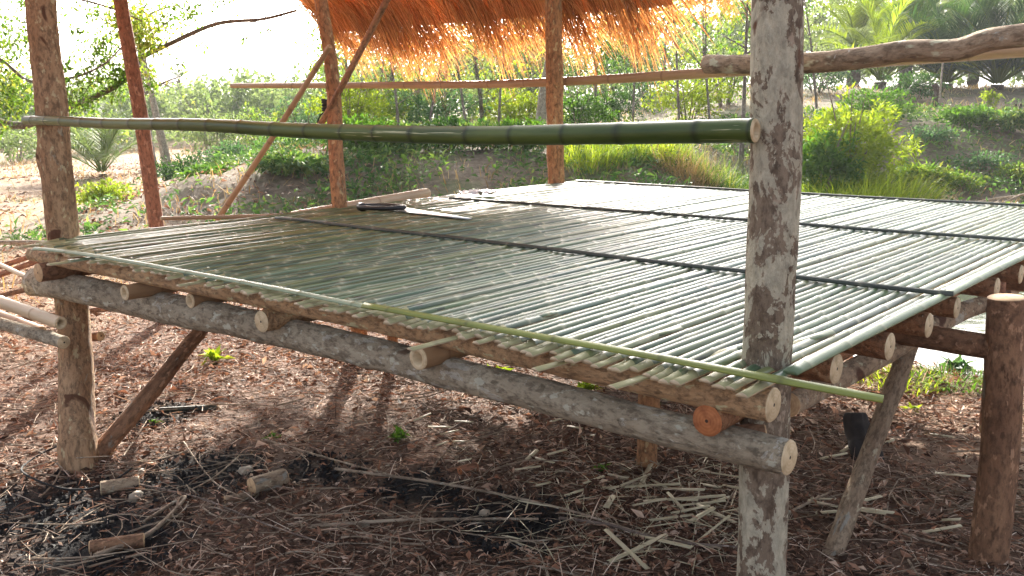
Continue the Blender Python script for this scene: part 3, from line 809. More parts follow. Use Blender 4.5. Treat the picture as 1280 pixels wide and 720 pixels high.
# long individual sticks in the foreground
def stick(pxs, r, label, mm='twig_pale', name='fallen_stick', lift=.015, group=None, r1=None):
    pts = []
    for (a, b_) in pxs:
        q = at(a, b_, z=0); q.z = hgt(q.x, q.y)+lift+random.uniform(0, .012); pts.append(q)
    mb = MB(); tube(mb, pts, r, r1 or r*.6, n=8, seg=.03, rough=.15, capm=0)
    tag(mb.build(name, [M[mm]], base=pts[0]), label, 'stick', group)
stick([(390, 662), (500, 655), (600, 651), (672, 652)], .007, 'long straight pale stick lying level in the centre foreground')
stick([(420, 590), (560, 612), (700, 640), (800, 668), (900, 690)], .006, 'long thin dark stick curving across the foreground under the front log')
stick([(120, 704), (190, 672), (232, 628), (180, 660)], .009, 'pale pinkish forked stick in the left foreground', 'twig_pale')
stick([(170, 608), (250, 628), (330, 660), (410, 690)], .004, 'thin curved stick trailing right of the hollow cut piece', 'twig')
stick([(230, 560), (265, 605), (300, 628)], .004, 'short thin stick crossing the dark ash beside the cut log')
stick([(300, 575), (268, 604), (240, 618)], .004, 'pale twig slanting over the ash patch')
stick([(330, 555), (420, 580), (500, 600)], .005, 'slim stick lying behind the cut log')
stick([(155, 575), (185, 530)], .004, 'upright-looking thin twig right of the tan post foot')
stick([(700, 650), (760, 660), (830, 680), (920, 690)], .006, 'brown stick lying among the chips near the lichen post', 'twig')
stick([(985, 645), (1040, 618)], .006, 'short pale stick between lichen post and leaning brace')
stick([(1060, 640), (1110, 665), (1200, 690)], .005, 'thin stick right of the leaning brace foot')
stick([(600, 520), (560, 540), (500, 560)], .004, 'thin twig behind the small green plant', 'twig')
stick([(500, 480), (600, 470), (650, 500)], .004, 'dark twig in the sunlit litter under the floor', 'twig')

def chip(px, py, ang, L, w, label, group='split bamboo offcuts on the ground'):
    c = at(px, py, z=0); c.z = hgt(c.x, c.y)+.018
    rv = Vector((RH[0], RH[1], 0)); fv = Vector((FH[0], FH[1], 0))
    dv = rv*math.cos(ang)+fv*math.sin(ang)
    mb = MB(); strip(mb, [c-dv*L/2, c+dv*L/2+Vector((0, 0, random.uniform(0, .02)))], w, .004, nodes=9, wob=.001, seg=.05)
    tag(mb.build('bamboo_offcut', M['chip'], base=c), label, 'offcut', group)
chips = [(762, 630, 1.2, .10, .022, 'broad pale offcut standing out alone in the middle foreground'), (742, 603, .6, .10, .014, 'pale offcut left of the scattered pile'),
 (718, 620, .5, .08, .015, 'small bright offcut below the tilted one'), (660, 592, -.1, .10, .012, 'offcut in the sunny litter patch'), (665, 575, .9, .07, .018, 'short broad offcut at the edge of the sun patch')]
for c_ in chips: chip(*c_)
for i in range(23):
    px = random.uniform(770, 920); py = random.uniform(590, 697)
    chip(px, py, random.choice((-.7, -.2, .1, .4, 1.0, 1.6, 2.4))+random.gauss(0, .3), random.uniform(.07, .30), random.uniform(.008, .022), 'pale split bamboo offcut in the scattered pile beside the lichen post')
for i in range(16):
    px = random.uniform(520, 780); py = random.uniform(520, 640)
    chip(px, py, random.uniform(-1, 1), random.uniform(.05, .12), random.uniform(.010, .018), 'small pale bamboo offcut in the litter under the floor', 'small offcuts under the floor')
for i in range(14):
    px = random.uniform(1000, 1200); py = random.uniform(540, 680)
    chip(px, py, random.uniform(-1, 1), random.uniform(.05, .14), random.uniform(.010, .022), 'pale bamboo offcut on the ground around the leaning brace', 'offcuts around the leaning brace')

def lump(px, py, pts_rel, r, mats, name, label, cat, **k):
    c = at(px, py, z=0); c.z = hgt(c.x, c.y)+r*.9
    rv = Vector((RH[0], RH[1], 0)); fv = Vector((FH[0], FH[1], 0))
    mb = MB(); tube(mb, [c+rv*a+fv*b_ for a, b_ in pts_rel], r, n=18, seg=.02, **k)
    tag(mb.build(name, mats, base=c), label, cat)
lump(336, 612, [(-.05, -.045), (.05, .045)], .035, [M['brace'], M['cut']], 'cut_log', 'short thick brown log offcut lying left of centre in the foreground', 'log', rough=.05)
lump(302, 624, [(-.05, -.03), (.03, .01)], .014, [M['brace'], M['cut']], 'cut_branch', 'short thin branch piece touching the brown log offcut', 'branch', rough=.1)
lump(150, 612, [(-.06, -.02), (.06, .03)], .026, [M['brace'], M['cut_pale']], 'bamboo_piece', 'short hollow bamboo piece lying near the foot of the tan post', 'bamboo piece', hollow=True)
lump(150, 688, [(-.08, -.03), (.07, .02)], .022, [M['brown'], M['cut']], 'cut_branch', 'dark bark-covered branch piece at the bottom left corner', 'branch', rough=.15)
lump(585, 590, [(-.03, -.02), (.03, .02)], .018, [M['red_post'], M['cut_red']], 'cut_branch', 'small reddish wood stub in front of the sun patch', 'branch', rough=.1)
lump(124, 574, [(-.03, -.05), (.02, .05)], .034, [M['post_l'], M['cut_pale']], 'cut_log', 'pale cut stub leaning against the foot of the tan post', 'log', rough=.08)
lump(235, 517, [(-.13, .0), (.13, .04)], .012, [M['strip_dark'], M['cut_pale']], 'bamboo_piece', 'dark green bamboo length lying behind the tan post foot', 'bamboo piece')
# black coil of hose at the post foot
mb = MB(); c = at(100, 590, z=0); c.z = .02
tube(mb, [c+Vector((.26*math.cos(t), .19*math.sin(t), .01+.012*math.sin(3*t))) for t in np.linspace(2.2, 2.2+4.6, 50)], .004, n=8, seg=.03)
tag(mb.build('black_hose', [plain('black_rubber', (.015, .015, .016), rough=.9)]*2, base=c), 'thin black hose looped on the ground around the foot of the tan post', 'hose')
# burnt stump beyond the brace
mb = MB(); c = at(1072, 560, z=0); c.z = hgt(c.x, c.y)
tube(mb, [c+Vector((.06, -.05, -.10)), c+Vector((.045, -.035, .0)), c+Vector((.01, 0, .05)), c+Vector((-.02, .02, .11)), c+Vector((-.03, .03, .15))], .075, .036, n=26, seg=.010, rough=.45, knots=12)
tag(mb.build('burnt_stump', [plain('charred_wood', (.018, .016, .015), (.05, .04, .035), rough=.9)]*2, base=c), 'black charred stump behind the leaning brace', 'stump')

# small stones
for i, (px, py, s, lb) in enumerate([(308, 592, .028, 'pale stone left of the brown log offcut'), (171, 622, .032, 'yellowish flat stone below the hollow bamboo piece'), (178, 590, .018, 'small grey stone right of the post foot'), (455, 655, .02, 'small grey stone on the long straight stick'), (880, 640, .02, 'small brown stone by the offcut pile'), (605, 640, .02, 'round grey stone in the centre foreground')]):
    c = at(px, py, z=0); c.z = hgt(c.x, c.y)+s*.3
    V = []; nU, nV = 12, 7
    for a in range(nV+1):
        for b_ in range(nU):
            ph = math.pi*a/nV; th = 2*math.pi*b_/nU
            v = Vector((math.sin(ph)*math.cos(th), math.sin(ph)*math.sin(th), math.cos(ph)*.6))
            V.append(c+v*s*(1+.35*mnoise.noise(v*1.7+Vector((i*3, 0, 0)))))
    mb = MB(); mb.add(V, [(a*nU+b_, (a+1)*nU+b_, (a+1)*nU+(b_+1) % nU, a*nU+(b_+1) % nU) for a in range(nV) for b_ in range(nU)])
    tag(mb.build('stone', plain('stone', (.38, .32, .24), (.24, .20, .15)), base=c, smooth=False), lb, 'stone')

# ------------------------------------------------------------------ plants
def seedling(base, n, L, mm, label, name='small_plant', W=.35, grp=None):
    mb = MB(); B = np.array(base)
    P = np.repeat(B[None], n, 0)+rng.normal(0, L*.18, (n, 3))*[1, 1, .2]+[0, 0, L*.15]
    D = rng.normal(size=(n, 3)); D[:, 2] = np.abs(D[:, 2])*.7+.15
    leaves(mb, P, D, rng.uniform(.6, 1.1, n)*L, rng.uniform(.7, 1.1, n)*L*W, droop=.3, rn=rng.random(n))
    tag(mb.build(name, M[mm], base=base), label, 'plant', grp)
def onground(px, py): q = at(px, py, z=0); q.z = hgt(q.x, q.y); return q
seedling(onground(498, 548), 26, .07, 'leaf_g', 'dark green leafy plant under the middle of the front log', W=.28)
seedling(onground(622, 472), 26, .075, 'leaf_y', 'bright yellow-green seedling above the front log, left of the other', W=.4)
seedling(onground(733, 490), 30, .085, 'leaf_y', 'bright yellow-green seedling above the front log, nearest the centre short post', W=.4)
seedling(onground(268, 452), 22, .09, 'leaf_y', 'yellow-green seedling behind the dark slanting brace', W=.4)
seedling(onground(752, 585), 14, .04, 'leaf_g', 'tiny green weed beside the offcuts', W=.4)
seedling(onground(195, 532), 12, .04, 'leaf_g', 'tiny weed in the dark soil right of the tan post', W=.4)
seedling(onground(340, 550), 12, .035, 'leaf_g', 'tiny weed left of the dark green plant', W=.4)

def bushpts(c, rx, rz, n, lump=3.0, seed=0, flat=1.0):
    """points in a lumpy volume with gaps; camera-independent"""
    out = []
    c = Vector(c)
    k = 0
    while len(out) < n and k < n*12:
        k += 1
        v = Vector((random.gauss(0, 1), random.gauss(0, 1), random.gauss(0, 1))).normalized()*random.random()**.42
        if v.z < -.75: continue
        s = mnoise.noise(Vector((v.x*lump+seed, v.y*lump, v.z*lump)))
        if v.length > .72+.55*s: continue
        if mnoise.noise(Vector((v.x*lump*1.8, v.y*lump*1.8+seed, v.z*lump*1.8))) < -.12: continue
        out.append((c.x+v.x*rx, c.y+v.y*rx*flat, c.z+rz*(v.z*.5+.45)))
    return np.array(out)

def bush(base, rx, rz, n, L, mm, label, name='bush', cat='bush', stems=5, W=.42, seed=0, up=.2, group=None, wood='twig'):
    base = Vector(base)
    e = empty(name, base, label, cat, group)
    P = bushpts(base, rx, rz, n, 2.4, seed)
    D = P-np.array(base+Vector((0, 0, rz*.3))); D = unit(D)*.7+rng.normal(0, .7, P.shape); D[:, 2] += up
    mb = MB(); leaves(mb, P, D, rng.uniform(.6, 1.2, len(P))*L, rng.uniform(.7, 1.2, len(P))*L*W, rn=rng.beta(2, 2, len(P)))
    mb.build('foliage', M[mm], e)
    mb = MB()
    for i in range(stems):
        th = random.uniform(0, 6.28); q = base+Vector((math.cos(th)*rx*.55, math.sin(th)*rx*.55, rz*random.uniform(.6, 1.0)))
        tube(mb, [base+Vector((math.cos(th)*rx*.08, math.sin(th)*rx*.08, -.05)), base.lerp(q, .5)+Vector((0, 0, rz*.12)), q], .012*rz+.003, .004, n=6, seg=rz*.15, caps=False, wander=.03)
    mb.build('stem', M[wood], e)
    return e

def grass(base, n, h, rad, mm, label, name='grass_tuft', bend=.7, W=.012, cat='grass', kind=None, group=None):
    base = Vector(base)
    th = rng.uniform(0, 6.28, n); q = rad*np.sqrt(rng.random(n))
    P = np.stack([base.x+q*np.cos(th), base.y+q*np.sin(th), np.zeros(n)], 1)
    P[:, 2] = [hgt(a, b_)-.01 for a, b_ in zip(P[:, 0], P[:, 1])]
    D = np.stack([np.cos(th)*.45+rng.normal(0, .3, n), np.sin(th)*.45+rng.normal(0, .3, n), np.ones(n)], 1)
    mb = MB(); blades(mb, P, D, rng.uniform(.5, 1.1, n)*h, W*rng.uniform(.6, 1.2, n), bend=bend*rng.uniform(.5, 1.3, n), seg=4)
    tag(mb.build(name, M[mm], base=base), label, cat, group, kind)

def tree(base, h, mm, label, wood='trunk_grey', r=.06, lean=(0, 0), nb=7, crown=1.0, n=1500, L=.10, cb=.45, name='tree', bare=0.0, W=.45, group=None, spread=.5, cat='tree'):
    base = Vector(base); e = empty(name, base, label, cat, group)
    top = base+Vector((lean[0], lean[1], h))
    mt = MB(); mc = MB()
    mid = base.lerp(top, .5)+Vector((random.gauss(0, .04)*h, random.gauss(0, .04)*h, 0))
    tube(mt, [base-Vector((0, 0, .1)), base.lerp(mid, .5), mid, top], r, r*.25, n=9, seg=h/18, rough=.12, caps=False)
    tips = []
    for i in range(nb):
        f = cb+(1-cb)*(i+random.random())/nb
        p = base.lerp(mid, f*2) if f < .5 else mid.lerp(top, f*2-1)
        th = i*2.4+random.random(); ln = crown*spread*h*(1.15-f*.75)*random.uniform(.7, 1.2)
        q = p+Vector((math.cos(th)*ln, math.sin(th)*ln, ln*random.uniform(.35, .9)))
        m2 = p.lerp(q, .5)+Vector((random.gauss(0, .08), random.gauss(0, .08), .06*ln))
        tube(mt, [p, m2, q], r*.35, r*.08, n=6, seg=ln/6, caps=False)
        for k in range(4):
            g = random.uniform(.35, 1); s = p.lerp(q, g) if g > .5 else p.lerp(m2, g*2)
            dd = Vector((random.gauss(0, 1), random.gauss(0, 1), random.gauss(.4, .6))).normalized()*ln*.35
            tube(mt, [s, s+dd*.5+Vector((0, 0, .02)), s+dd], r*.12, r*.04, n=4, seg=ln*.12, caps=False)
            tips.append(s+dd); tips.append(s+dd*.5)
        tips.append(q)
    tips.append(top)
    mt.build('trunk', M[wood], e)
    if n > 0:
        T_ = np.array([t for t in tips if random.random() > bare])
        idx = rng.integers(0, len(T_), n); sg = crown*h*.075
        P = T_[idx]+rng.normal(0, sg, (n, 3))*[1, 1, .8]
        D = rng.normal(size=(n, 3)); D[:, 2] -= .1
        leaves(mc, P, D, rng.uniform(.6, 1.2, n)*L, rng.uniform(.7, 1.2, n)*L*W, rn=np.clip(rng.beta(2, 2, n)+(rng.random(len(T_))[idx]-.5)*.4, 0, 1))
        mc.build('crown', M[mm], e)
    return e

def palm(base, L, nf, label, mm='leaf_d', trunk=.3, tr=.16, name='palm_tree', lift=1.0, wl=.16, cat='palm'):
    base = Vector(base); e = empty(name, base, label, cat)
    mt = MB(); tube(mt, [base-Vector((0, 0, .1)), base+Vector((0, 0, trunk))], tr, tr*.9, n=12, seg=.06, rough=.35, caps=True, capm=0)
    top = base+Vector((0, 0, trunk))
    ms = MB(); ml = MB()
    for i in range(nf):
        th = i*2.399+random.gauss(0, .1); el = R(random.uniform(28, 86))*lift
        d = Vector((math.cos(th)*math.cos(el), math.sin(th)*math.cos(el), math.sin(el))); p = top.copy()+d*.08
        pts = [p.copy()]; l = L*random.uniform(.8, 1.1); K = 12; dirs = [d.copy()]
        for k in range(K):
            p = p+d*(l/K); d = (d+Vector((math.cos(th)*.3, math.sin(th)*.3, -1))*(.05+.11*(k/K))).normalized(); pts.append(p.copy()); dirs.append(d.copy())
        tube(ms, pts, .022*L/2, .004, n=5, seg=l/12, caps=False)
        nl = 46; PP = []; DD = []; LL = []
        for k in range(nl):
            f = .16+.84*k/nl; q = f*K; a = int(min(K-1, q)); pp = pts[a].lerp(pts[a+1], q-a); d_ = dirs[a]
            s = d_.cross(Vector((0, 0, 1))); s.normalize(); nn = s.cross(d_)
            for sg in (-1, 1):
                PP.append(pp); DD.append(s*sg*random.uniform(.8, 1)+d_*.75+nn*random.uniform(-.1, .35)); LL.append(L*wl*2.1*math.sin(math.pi*(f*.82+.12))**.7*random.uniform(.8, 1.1))
        blades(ml, np.array(PP), np.array(DD), np.array(LL), L*.018, bend=.45, seg=3, twist=.1, rn=np.clip(rng.normal(.5, .2, len(PP)), 0, 1))
    mt.build('trunk', M['trunk_dark'], e); ms.build('frond_rib', M['leaf_y'], e); ml.build('fronds', M[mm], e)
    return e

# --- left side
palm(gp(128, 19), 1.5, 16, 'pale young palm on the dry field at the left, low fronds', 'leaf_hazy', trunk=.1, tr=.08)
bush(gp(130, 13.2), .48, .42, 1500, .075, 'leaf_y', 'small round bright yellow-green bush on the left field', seed=2)
bush(gp(232, 15.5), .75, .62, 1700, .09, 'leaf_d', 'dark green hedge-like bush left of the dirt mound', seed=4)
bush(gp(288, 15.8), .62, .55, 1300, .09, 'leaf_blue', 'bluish green bush on top of the dirt mound', seed=5)
bush(gp(345, 16), .55, .36, 800, .08, 'leaf_g', 'low bright green bush behind the thin slanting pole', seed=6)
bush(gp(395, 16), .5, .34, 700, .08, 'leaf_g', 'low green bush just left of the knotty post', seed=7)
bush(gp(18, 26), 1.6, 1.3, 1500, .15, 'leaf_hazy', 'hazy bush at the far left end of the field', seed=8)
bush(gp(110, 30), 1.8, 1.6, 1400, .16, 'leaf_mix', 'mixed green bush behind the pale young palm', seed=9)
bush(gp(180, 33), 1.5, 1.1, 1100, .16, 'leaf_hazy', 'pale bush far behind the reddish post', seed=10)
bush(gp(268, 24), 1.2, 1.75, 1900, .12, 'leaf_hazy', 'tall pale green shrub left of the thin slanting pole', seed=11, stems=9)
bush(gp(330, 25), 1.3, 1.6, 1900, .12, 'leaf_mix', 'mixed green shrub crossed by the thin slanting pole', seed=12, stems=9)
bush(gp(385, 25), 1.2, 1.8, 1800, .12, 'leaf_blue', 'bluish shrub close left of the knotty post', seed=13, stems=9)
palm(gp(228, 60), 1.3, 14, 'tiny distant fan palm on the skyline at the left', 'leaf_d', trunk=3.2, tr=.10, lift=.6)

# big tree left with branches reaching into the view
def bigtree():
    base = gp(-150, 8.2); e = empty('tree', base, 'leafy tree at the left edge whose long bare branch reaches over the field', 'tree')
    mt = MB(); mc = MB()
    def pt(px, py, d):
        g = gp(px, d); yv = (134-py)/F*(d*1.0)+H; return Vector((g.x, g.y, yv))
    tube(mt, [base-Vector((0, 0, .1)), base+Vector((.1, .1, 1.2)), pt(-120, -40, 8.2), pt(-100, -260, 8.2)], .14, .08, n=12, seg=.15, rough=.12, caps=False)
    limbs = [([pt(-130, 60, 8.2), pt(20, 150, 8.1), pt(92, 134, 8), pt(165, 104, 8), pt(182, 78, 8), pt(232, 56, 7.9), pt(290, 38, 7.8), pt(345, 32, 7.7), pt(386, 21, 7.6)], .042, .010),
             ([pt(-125, -30, 8.2), pt(20, 70, 8), pt(60, 100, 7.9), pt(110, 96, 7.8), pt(150, 82, 7.7), pt(175, 60, 7.6)], .022, .006),
             ([pt(-120, -60, 8.2), pt(0, 10, 8), pt(60, -10, 7.8), pt(150, 10, 7.6), pt(200, 30, 7.5)], .022, .005),
             ([pt(-125, 0, 8.2), pt(-40, 60, 8.1), pt(30, 40, 8)], .02, .006),
             ([pt(-125, 80, 8.2), pt(-50, 120, 8.1), pt(40, 130, 8)], .02, .006)]
    for pts, a, b_ in limbs: tube(mt, pts, a, b_, n=8, seg=.08, rough=.1, caps=False, wander=.03)
    tw = []
    def twig(p, q, a=.005):
        tube(mt, [p, p.lerp(q, .5)+Vector((0, 0, .03)), q], a, .0018, n=5, seg=.05, caps=False, wander=.02)
    for (a, b_, c, d_) in ((285, 40, 300, 18), (300, 37, 330, 5), (222, 62, 222, 88), (230, 58, 210, 30), (210, 68, 196, 20), (345, 32, 372, 8), (120, 122, 140, 100), (90, 134, 100, 112), (260, 46, 272, 62), (310, 35, 318, 52), (330, 33, 350, 44), (182, 78, 205, 110), (245, 50, 262, 22), (262, 22, 300, -5), (300, 18, 296, 4), (196, 72, 178, 46), (150, 109, 168, 128), (352, 31, 378, 38)):
        twig(pt(a, b_, 7.9), pt(c, d_, 7.8))
    cl = [(25, 40, 30, 240), (20, 95, 34, 420), (42, 120, 22, 220), (8, 150, 20, 120), (50, 60, 16, 70), (150, 62, 18, 170), (140, 92, 22, 220), (170, 95, 16, 170), (192, 36, 22, 420), (205, 55, 14, 160), (205, 92, 12, 60), (178, 30, 14, 120),
          (240, 82, 8, 20), (82, 55, 9, 22), (100, 100, 14, 80), (110, 120, 16, 80), (128, 132, 14, 60), (125, 40, 10, 16), (262, 25, 10, 20), (100, 84, 10, 30), (160, 118, 9, 30), (230, 28, 10, 30), (-30, 60, 50, 400), (60, 20, 30, 60), (318, 50, 7, 10), (296, 8, 14, 40), (262, 18, 10, 26), (205, 108, 8, 26), (350, 42, 6, 8), (270, 60, 6, 8), (245, 15, 16, 60), (150, 20, 18, 80), (90, 5, 30, 160)]
    for (px, py, s, n) in cl:
        c = pt(px, py, random.uniform(7.5, 8.2)); s2 = s*8/F
        n = int(n*1.5)
        P = np.array(c)+rng.normal(0, s2*.62, (n, 3)); D = rng.normal(size=(n, 3)); D[:, 2] -= .5
        bright = .75 if (px, py) in ((192, 36), (20, 95), (178, 30), (205, 55), (205, 92)) else .35
        leaves(mc, P, D, rng.uniform(.03, .065, n), rng.uniform(.014, .028, n), rn=np.clip(rng.normal(bright, .22, n), 0, 1))
        for k in range(4):
            twig(c+Vector((random.gauss(0, s2*.5), random.gauss(0, s2*.5), random.gauss(0, s2*.4))), c+Vector((random.gauss(0, s2*.8), random.gauss(0, s2*.8), random.gauss(0, s2*.7))), .003)
    mt.build('trunk', M['trunk_grey'], e); mc.build('crown', M['leaf_mix'], e)
bigtree()
tree(gp(216, 16), 2.9, 'leaf_y', 'slim pale-trunked tree right of the reddish leaning post', 'trunk_pale', r=.09, lean=(-.45, -.2), nb=5, n=500, L=.09, cb=.75)
tree(gp(190, 22), 3.6, 'leaf_mix', 'grey mottled sparse tree just behind the reddish leaning post', 'trunk_grey', r=.12, nb=6, n=350, L=.1, bare=.6)

# --- centre
cen = [(445, 20, 3.0, 'leaf_mix', .15, 'thin half-bare sapling right of the knotty post'), (478, 22, 3.4, 'leaf_hazy', .5, 'bare-branched pale sapling under the left end of the thatch'),
       (520, 21, 3.0, 'leaf_y', .4, 'yellow-green sapling behind the hanging straw at the left'), (556, 24, 3.8, 'leaf_hazy', .7, 'tall twiggy sapling in the middle of the grove'),
       (605, 19, 3.4, 'leaf_mix', .6, 'grey sapling with crossing trunks left of the thick post'), (636, 23, 3.6, 'leaf_y', .3, 'leafy yellow-green sapling left of the pale trunk'),
       (745, 21, 3.0, 'leaf_d', .0, 'dark green dense tree right of the thick orange post'), (775, 26, 3.4, 'leaf_g', .1, 'mid green tree right of the dark dense one'),
       (830, 26, 3.5, 'leaf_hazy', .5, 'pale half-bare tree under the right end of the thatch'), (872, 22, 3.3, 'leaf_y', .5, 'sparse yellow tree left of the lichen post')]
for i, (px, d, h, mm, bare, lb) in enumerate(cen):
    tree(gp(px, d), h, mm, lb, 'trunk_grey', r=.05, nb=9, n=int(1300*(1-bare*.75)), L=.12, bare=bare, cb=.2, lean=(random.gauss(0, .2), random.gauss(0, .2)), spread=.3)
tree(gp(672, 15.5), 3.4, 'leaf_mix', 'pale thick-trunked tree just left of the thick orange post', 'trunk_pale', r=.10, nb=6, n=350, L=.1, cb=.5, bare=.4, lean=(-.25, .1))
tree(gp(925, 14), 2.6, 'leaf_g', 'slim dark-stemmed tree showing left of the lichen post', 'trunk_grey', r=.045, nb=6, n=350, L=.09, cb=.6, bare=.3)
for i, (px, d, h, lb) in enumerate([(500, 17, 3.2, 'bare grey sapling with upright twigs under the left half of the thatch'), (532, 18, 3.0, 'bare twiggy sapling left of the middle of the thatch'), (585, 17, 3.3, 'bare forked sapling in the middle behind the rail'), (622, 18, 3.4, 'bare pale sapling left of the pale thick-trunked tree'),
        (790, 18, 3.2, 'bare sapling right of the dark dense tree'), (850, 17, 3.4, 'bare twiggy sapling below the ragged right end of the thatch'), (888, 19, 3.2, 'bare thin sapling left of the slim dark-stemmed tree'), (462, 19, 2.8, 'bare thin sapling close right of the knotty post'), (1022, 19, 3.2, 'bare thin stem right of the lichen post'), (980, 24, 3.6, 'bare sapling directly behind the lichen post')]):
    tree(gp(px, d), h, 'leaf_hazy', lb, 'trunk_grey', r=.028, nb=13, n=160, L=.09, bare=.6, cb=.15, lean=(random.gauss(0, .3), random.gauss(0, .3)), spread=.26)
cb = [(440, 18, 1.0, 1.3, 'leaf_y', 'yellow-green shrub right of the knotty post'), (490, 20, 1.1, 1.2, 'leaf_mix', 'mixed shrub under the left of the thatch'), (545, 19, 1.1, 1.15, 'leaf_blue', 'bluish shrub behind the middle of the green rail'),
      (600, 21, 1.2, 1.4, 'leaf_hazy', 'pale shrub left of the grey sapling'), (650, 19, 1.0, 1.2, 'leaf_y', 'bright shrub around the pale thick trunk'), (722, 20, .9, 1.0, 'leaf_g', 'green shrub touching the thick orange post'),
      (765, 22, 1.2, 1.2, 'leaf_d', 'dark shrub at the foot of the dark dense tree'), (812, 27, 1.5, 1.5, 'leaf_blue', 'bluish feathery shrub in the grove gap'), (860, 20, 1.1, 1.15, 'leaf_y', 'yellow-green shrub left of the slim dark stem'),
      (905, 22, 1.2, 1.6, 'leaf_mix', 'mixed shrub close left of the lichen post'), (1020, 24, 1.3, 1.0, 'leaf_blue', 'bluish shrub above the big yellow-green bush')]
for i, (px, d, rx, rz, mm, lb) in enumerate(cb):
    bush(gp(px, d), rx, rz, 1700, .11, mm, lb, name='shrub', cat='shrub', seed=20+i, stems=8)

# --- bank cover
mb = MB()
r, d = rand_sector(70000, 9.3, 19, .62, 1.0)
k = (r > -5.2) & ~((r > -4.9) & (r < -3.1) & (d > 10.3) & (d < 13.2) & (rng.random(len(r)) < .9)) & (rng.random(len(r)) < np.array([np.clip(.50+1.6*mnoise.noise(Vector((a*.9, b_*.9, 9)))+.5*mnoise.noise(Vector((a*3, b_*3, 9))), .02, 1) for a, b_ in zip(r, d)]))
e = np.hypot((r-4.8)/4.4, (d-7.9)/3.6); k &= e > 1.05
r, d = r[k], d[k]; n = len(r)
P = gxyz(r, d, rng.uniform(0, .12, n)+.16*rng.random(n)*np.array([max(0, mnoise.noise(Vector((a*1.5, b_*1.5, 30)))) for a, b_ in zip(r, d)])*2); D = rng.normal(size=(n, 3)); D[:, 2] = np.abs(D[:, 2])*.8
leaves(mb, P, D, rng.uniform(.05, .14, n), rng.uniform(.02, .05, n), rn=np.clip(rng.normal(.45, .2, n)+.25*np.array([mnoise.noise(Vector((a*.7, b_*.7, 3))) for a, b_ in zip(r, d)]), 0, 1))
tag(mb.build('bank_weeds', M['weed']), 'low leafy weeds covering the earth bank behind the hut', 'weeds', kind='stuff')
mb = MB()
r, d = rand_sector(34000, 6.5, 34, .66, .8)
k = rng.random(len(r)) < np.array([np.clip(.40+1.7*mnoise.noise(Vector((a*.5, b_*.5, 19))), .06, 1) for a, b_ in zip(r, d)])
e = np.hypot((r-4.8)/4.4, (d-7.9)/3.6); k &= e > 1.03
r, d = r[k], d[k]; n = len(r); P = gxyz(r, d)
D = rng.normal(0, .6, size=(n, 3)); D[:, 2] = 1
blades(mb, P, D, rng.uniform(.08, .22, n), rng.uniform(.006, .014, n)*(1+d/20), bend=rng.uniform(.4, 1.2, n), seg=3)
tag(mb.build('dry_grass', M['dry']), 'sparse dry straw-coloured grass on the field and bank', 'grass', kind='stuff')

# --- right side
for i, (px, d, rx, rz, mm, lb) in enumerate([(452, 12.6, .55, .62, 'leaf_g', 'bright green weedy shrub on the bank right of the knotty post'), (500, 12.9, .5, .45, 'weed', 'low weedy shrub on the bank above the saw'), (560, 13.4, .6, .5, 'leaf_d', 'dark weedy shrub on the bank behind the white sheet'),
        (610, 13.0, .5, .42, 'weed', 'low pale weedy shrub behind the white sheet, right side'), (655, 12.8, .45, .5, 'leaf_g', 'green weedy shrub left of the thick orange post foot'), (360, 11.6, .5, .30, 'weed', 'low weeds on the mound beside the thin slanting pole'),
        (262, 12.5, .35, .2, 'leaf_g', 'small green weed clump on the bare dirt mound'), (1150, 13.8, .5, .35, 'leaf_mix', 'low green scrub just right of the grass clump'), (1210, 16.5, .6, .35, 'leaf_g', 'green scrub in the middle of the right bank'),
        (1262, 16, .5, .4, 'weed', 'weedy scrub under the crooked rail at the right'), (1090, 17.5, .8, .7, 'leaf_g', 'green shrub behind the big yellow-green bush'), (1140, 21, .9, .7, 'leaf_d', 'dark shrub at the foot of the palms')]):
    bush(gp(px, d), rx, rz, 1500, .10, mm, lb, name='weedy_shrub', cat='shrub', seed=90+i, stems=5, W=.35)
grass(gp(1062, 12.7), 2200, .60, 1.0, 'leaf_y', 'big yellow-green clump of tall grass right of the lichen post', 'grass_clump', bend=.9, W=.018)
bush(gp(1060, 13.6), 1.0, 1.55, 4800, .11, 'leaf_y', 'big yellow-green leafy bush on the bank right of the lichen post', seed=41, stems=9, W=.3)
bush(gp(1025, 13.0), .6, 1.2, 1400, .12, 'leaf_g', 'green bush between the lichen post and the big yellow-green bush', seed=42)
grass(gp(985, 12.6), 1500, .5, .6, 'leaf_g', 'dark grass tuft behind the lichen post at the bank foot', bend=1.0, W=.014)
grass(gp(1120, 12.7), 900, .40, .5, 'leaf_g', 'green grass tuft at the right foot of the big clump', bend=1.0, W=.012)
grass(gp(1135, 12.5), 700, .35, .5, 'dry', 'dry straw tuft at the foot of the bank on the right', bend=1.1, W=.012)
for i, (px, d, h, mm, lb) in enumerate([(735, 12.0, .5, 'leaf_y', 'yellow grass tuft right of the thick orange post'), (775, 12.2, .42, 'leaf_mix', 'low mixed tuft in the gap right of the thick orange post'), (820, 12.4, .65, 'leaf_y', 'tall yellow reedy tuft midway to the lichen post'),
        (858, 12.0, .5, 'dry', 'dry straw tuft left of the lichen post'), (895, 12.3, .6, 'leaf_mix', 'mixed grass tuft beside the slim dark stem'), (925, 12.0, .5, 'leaf_d', 'dark grass tuft against the lichen post')]):
    grass(gp(px, d), 420, h, .38, mm, lb, bend=.8, W=.012)
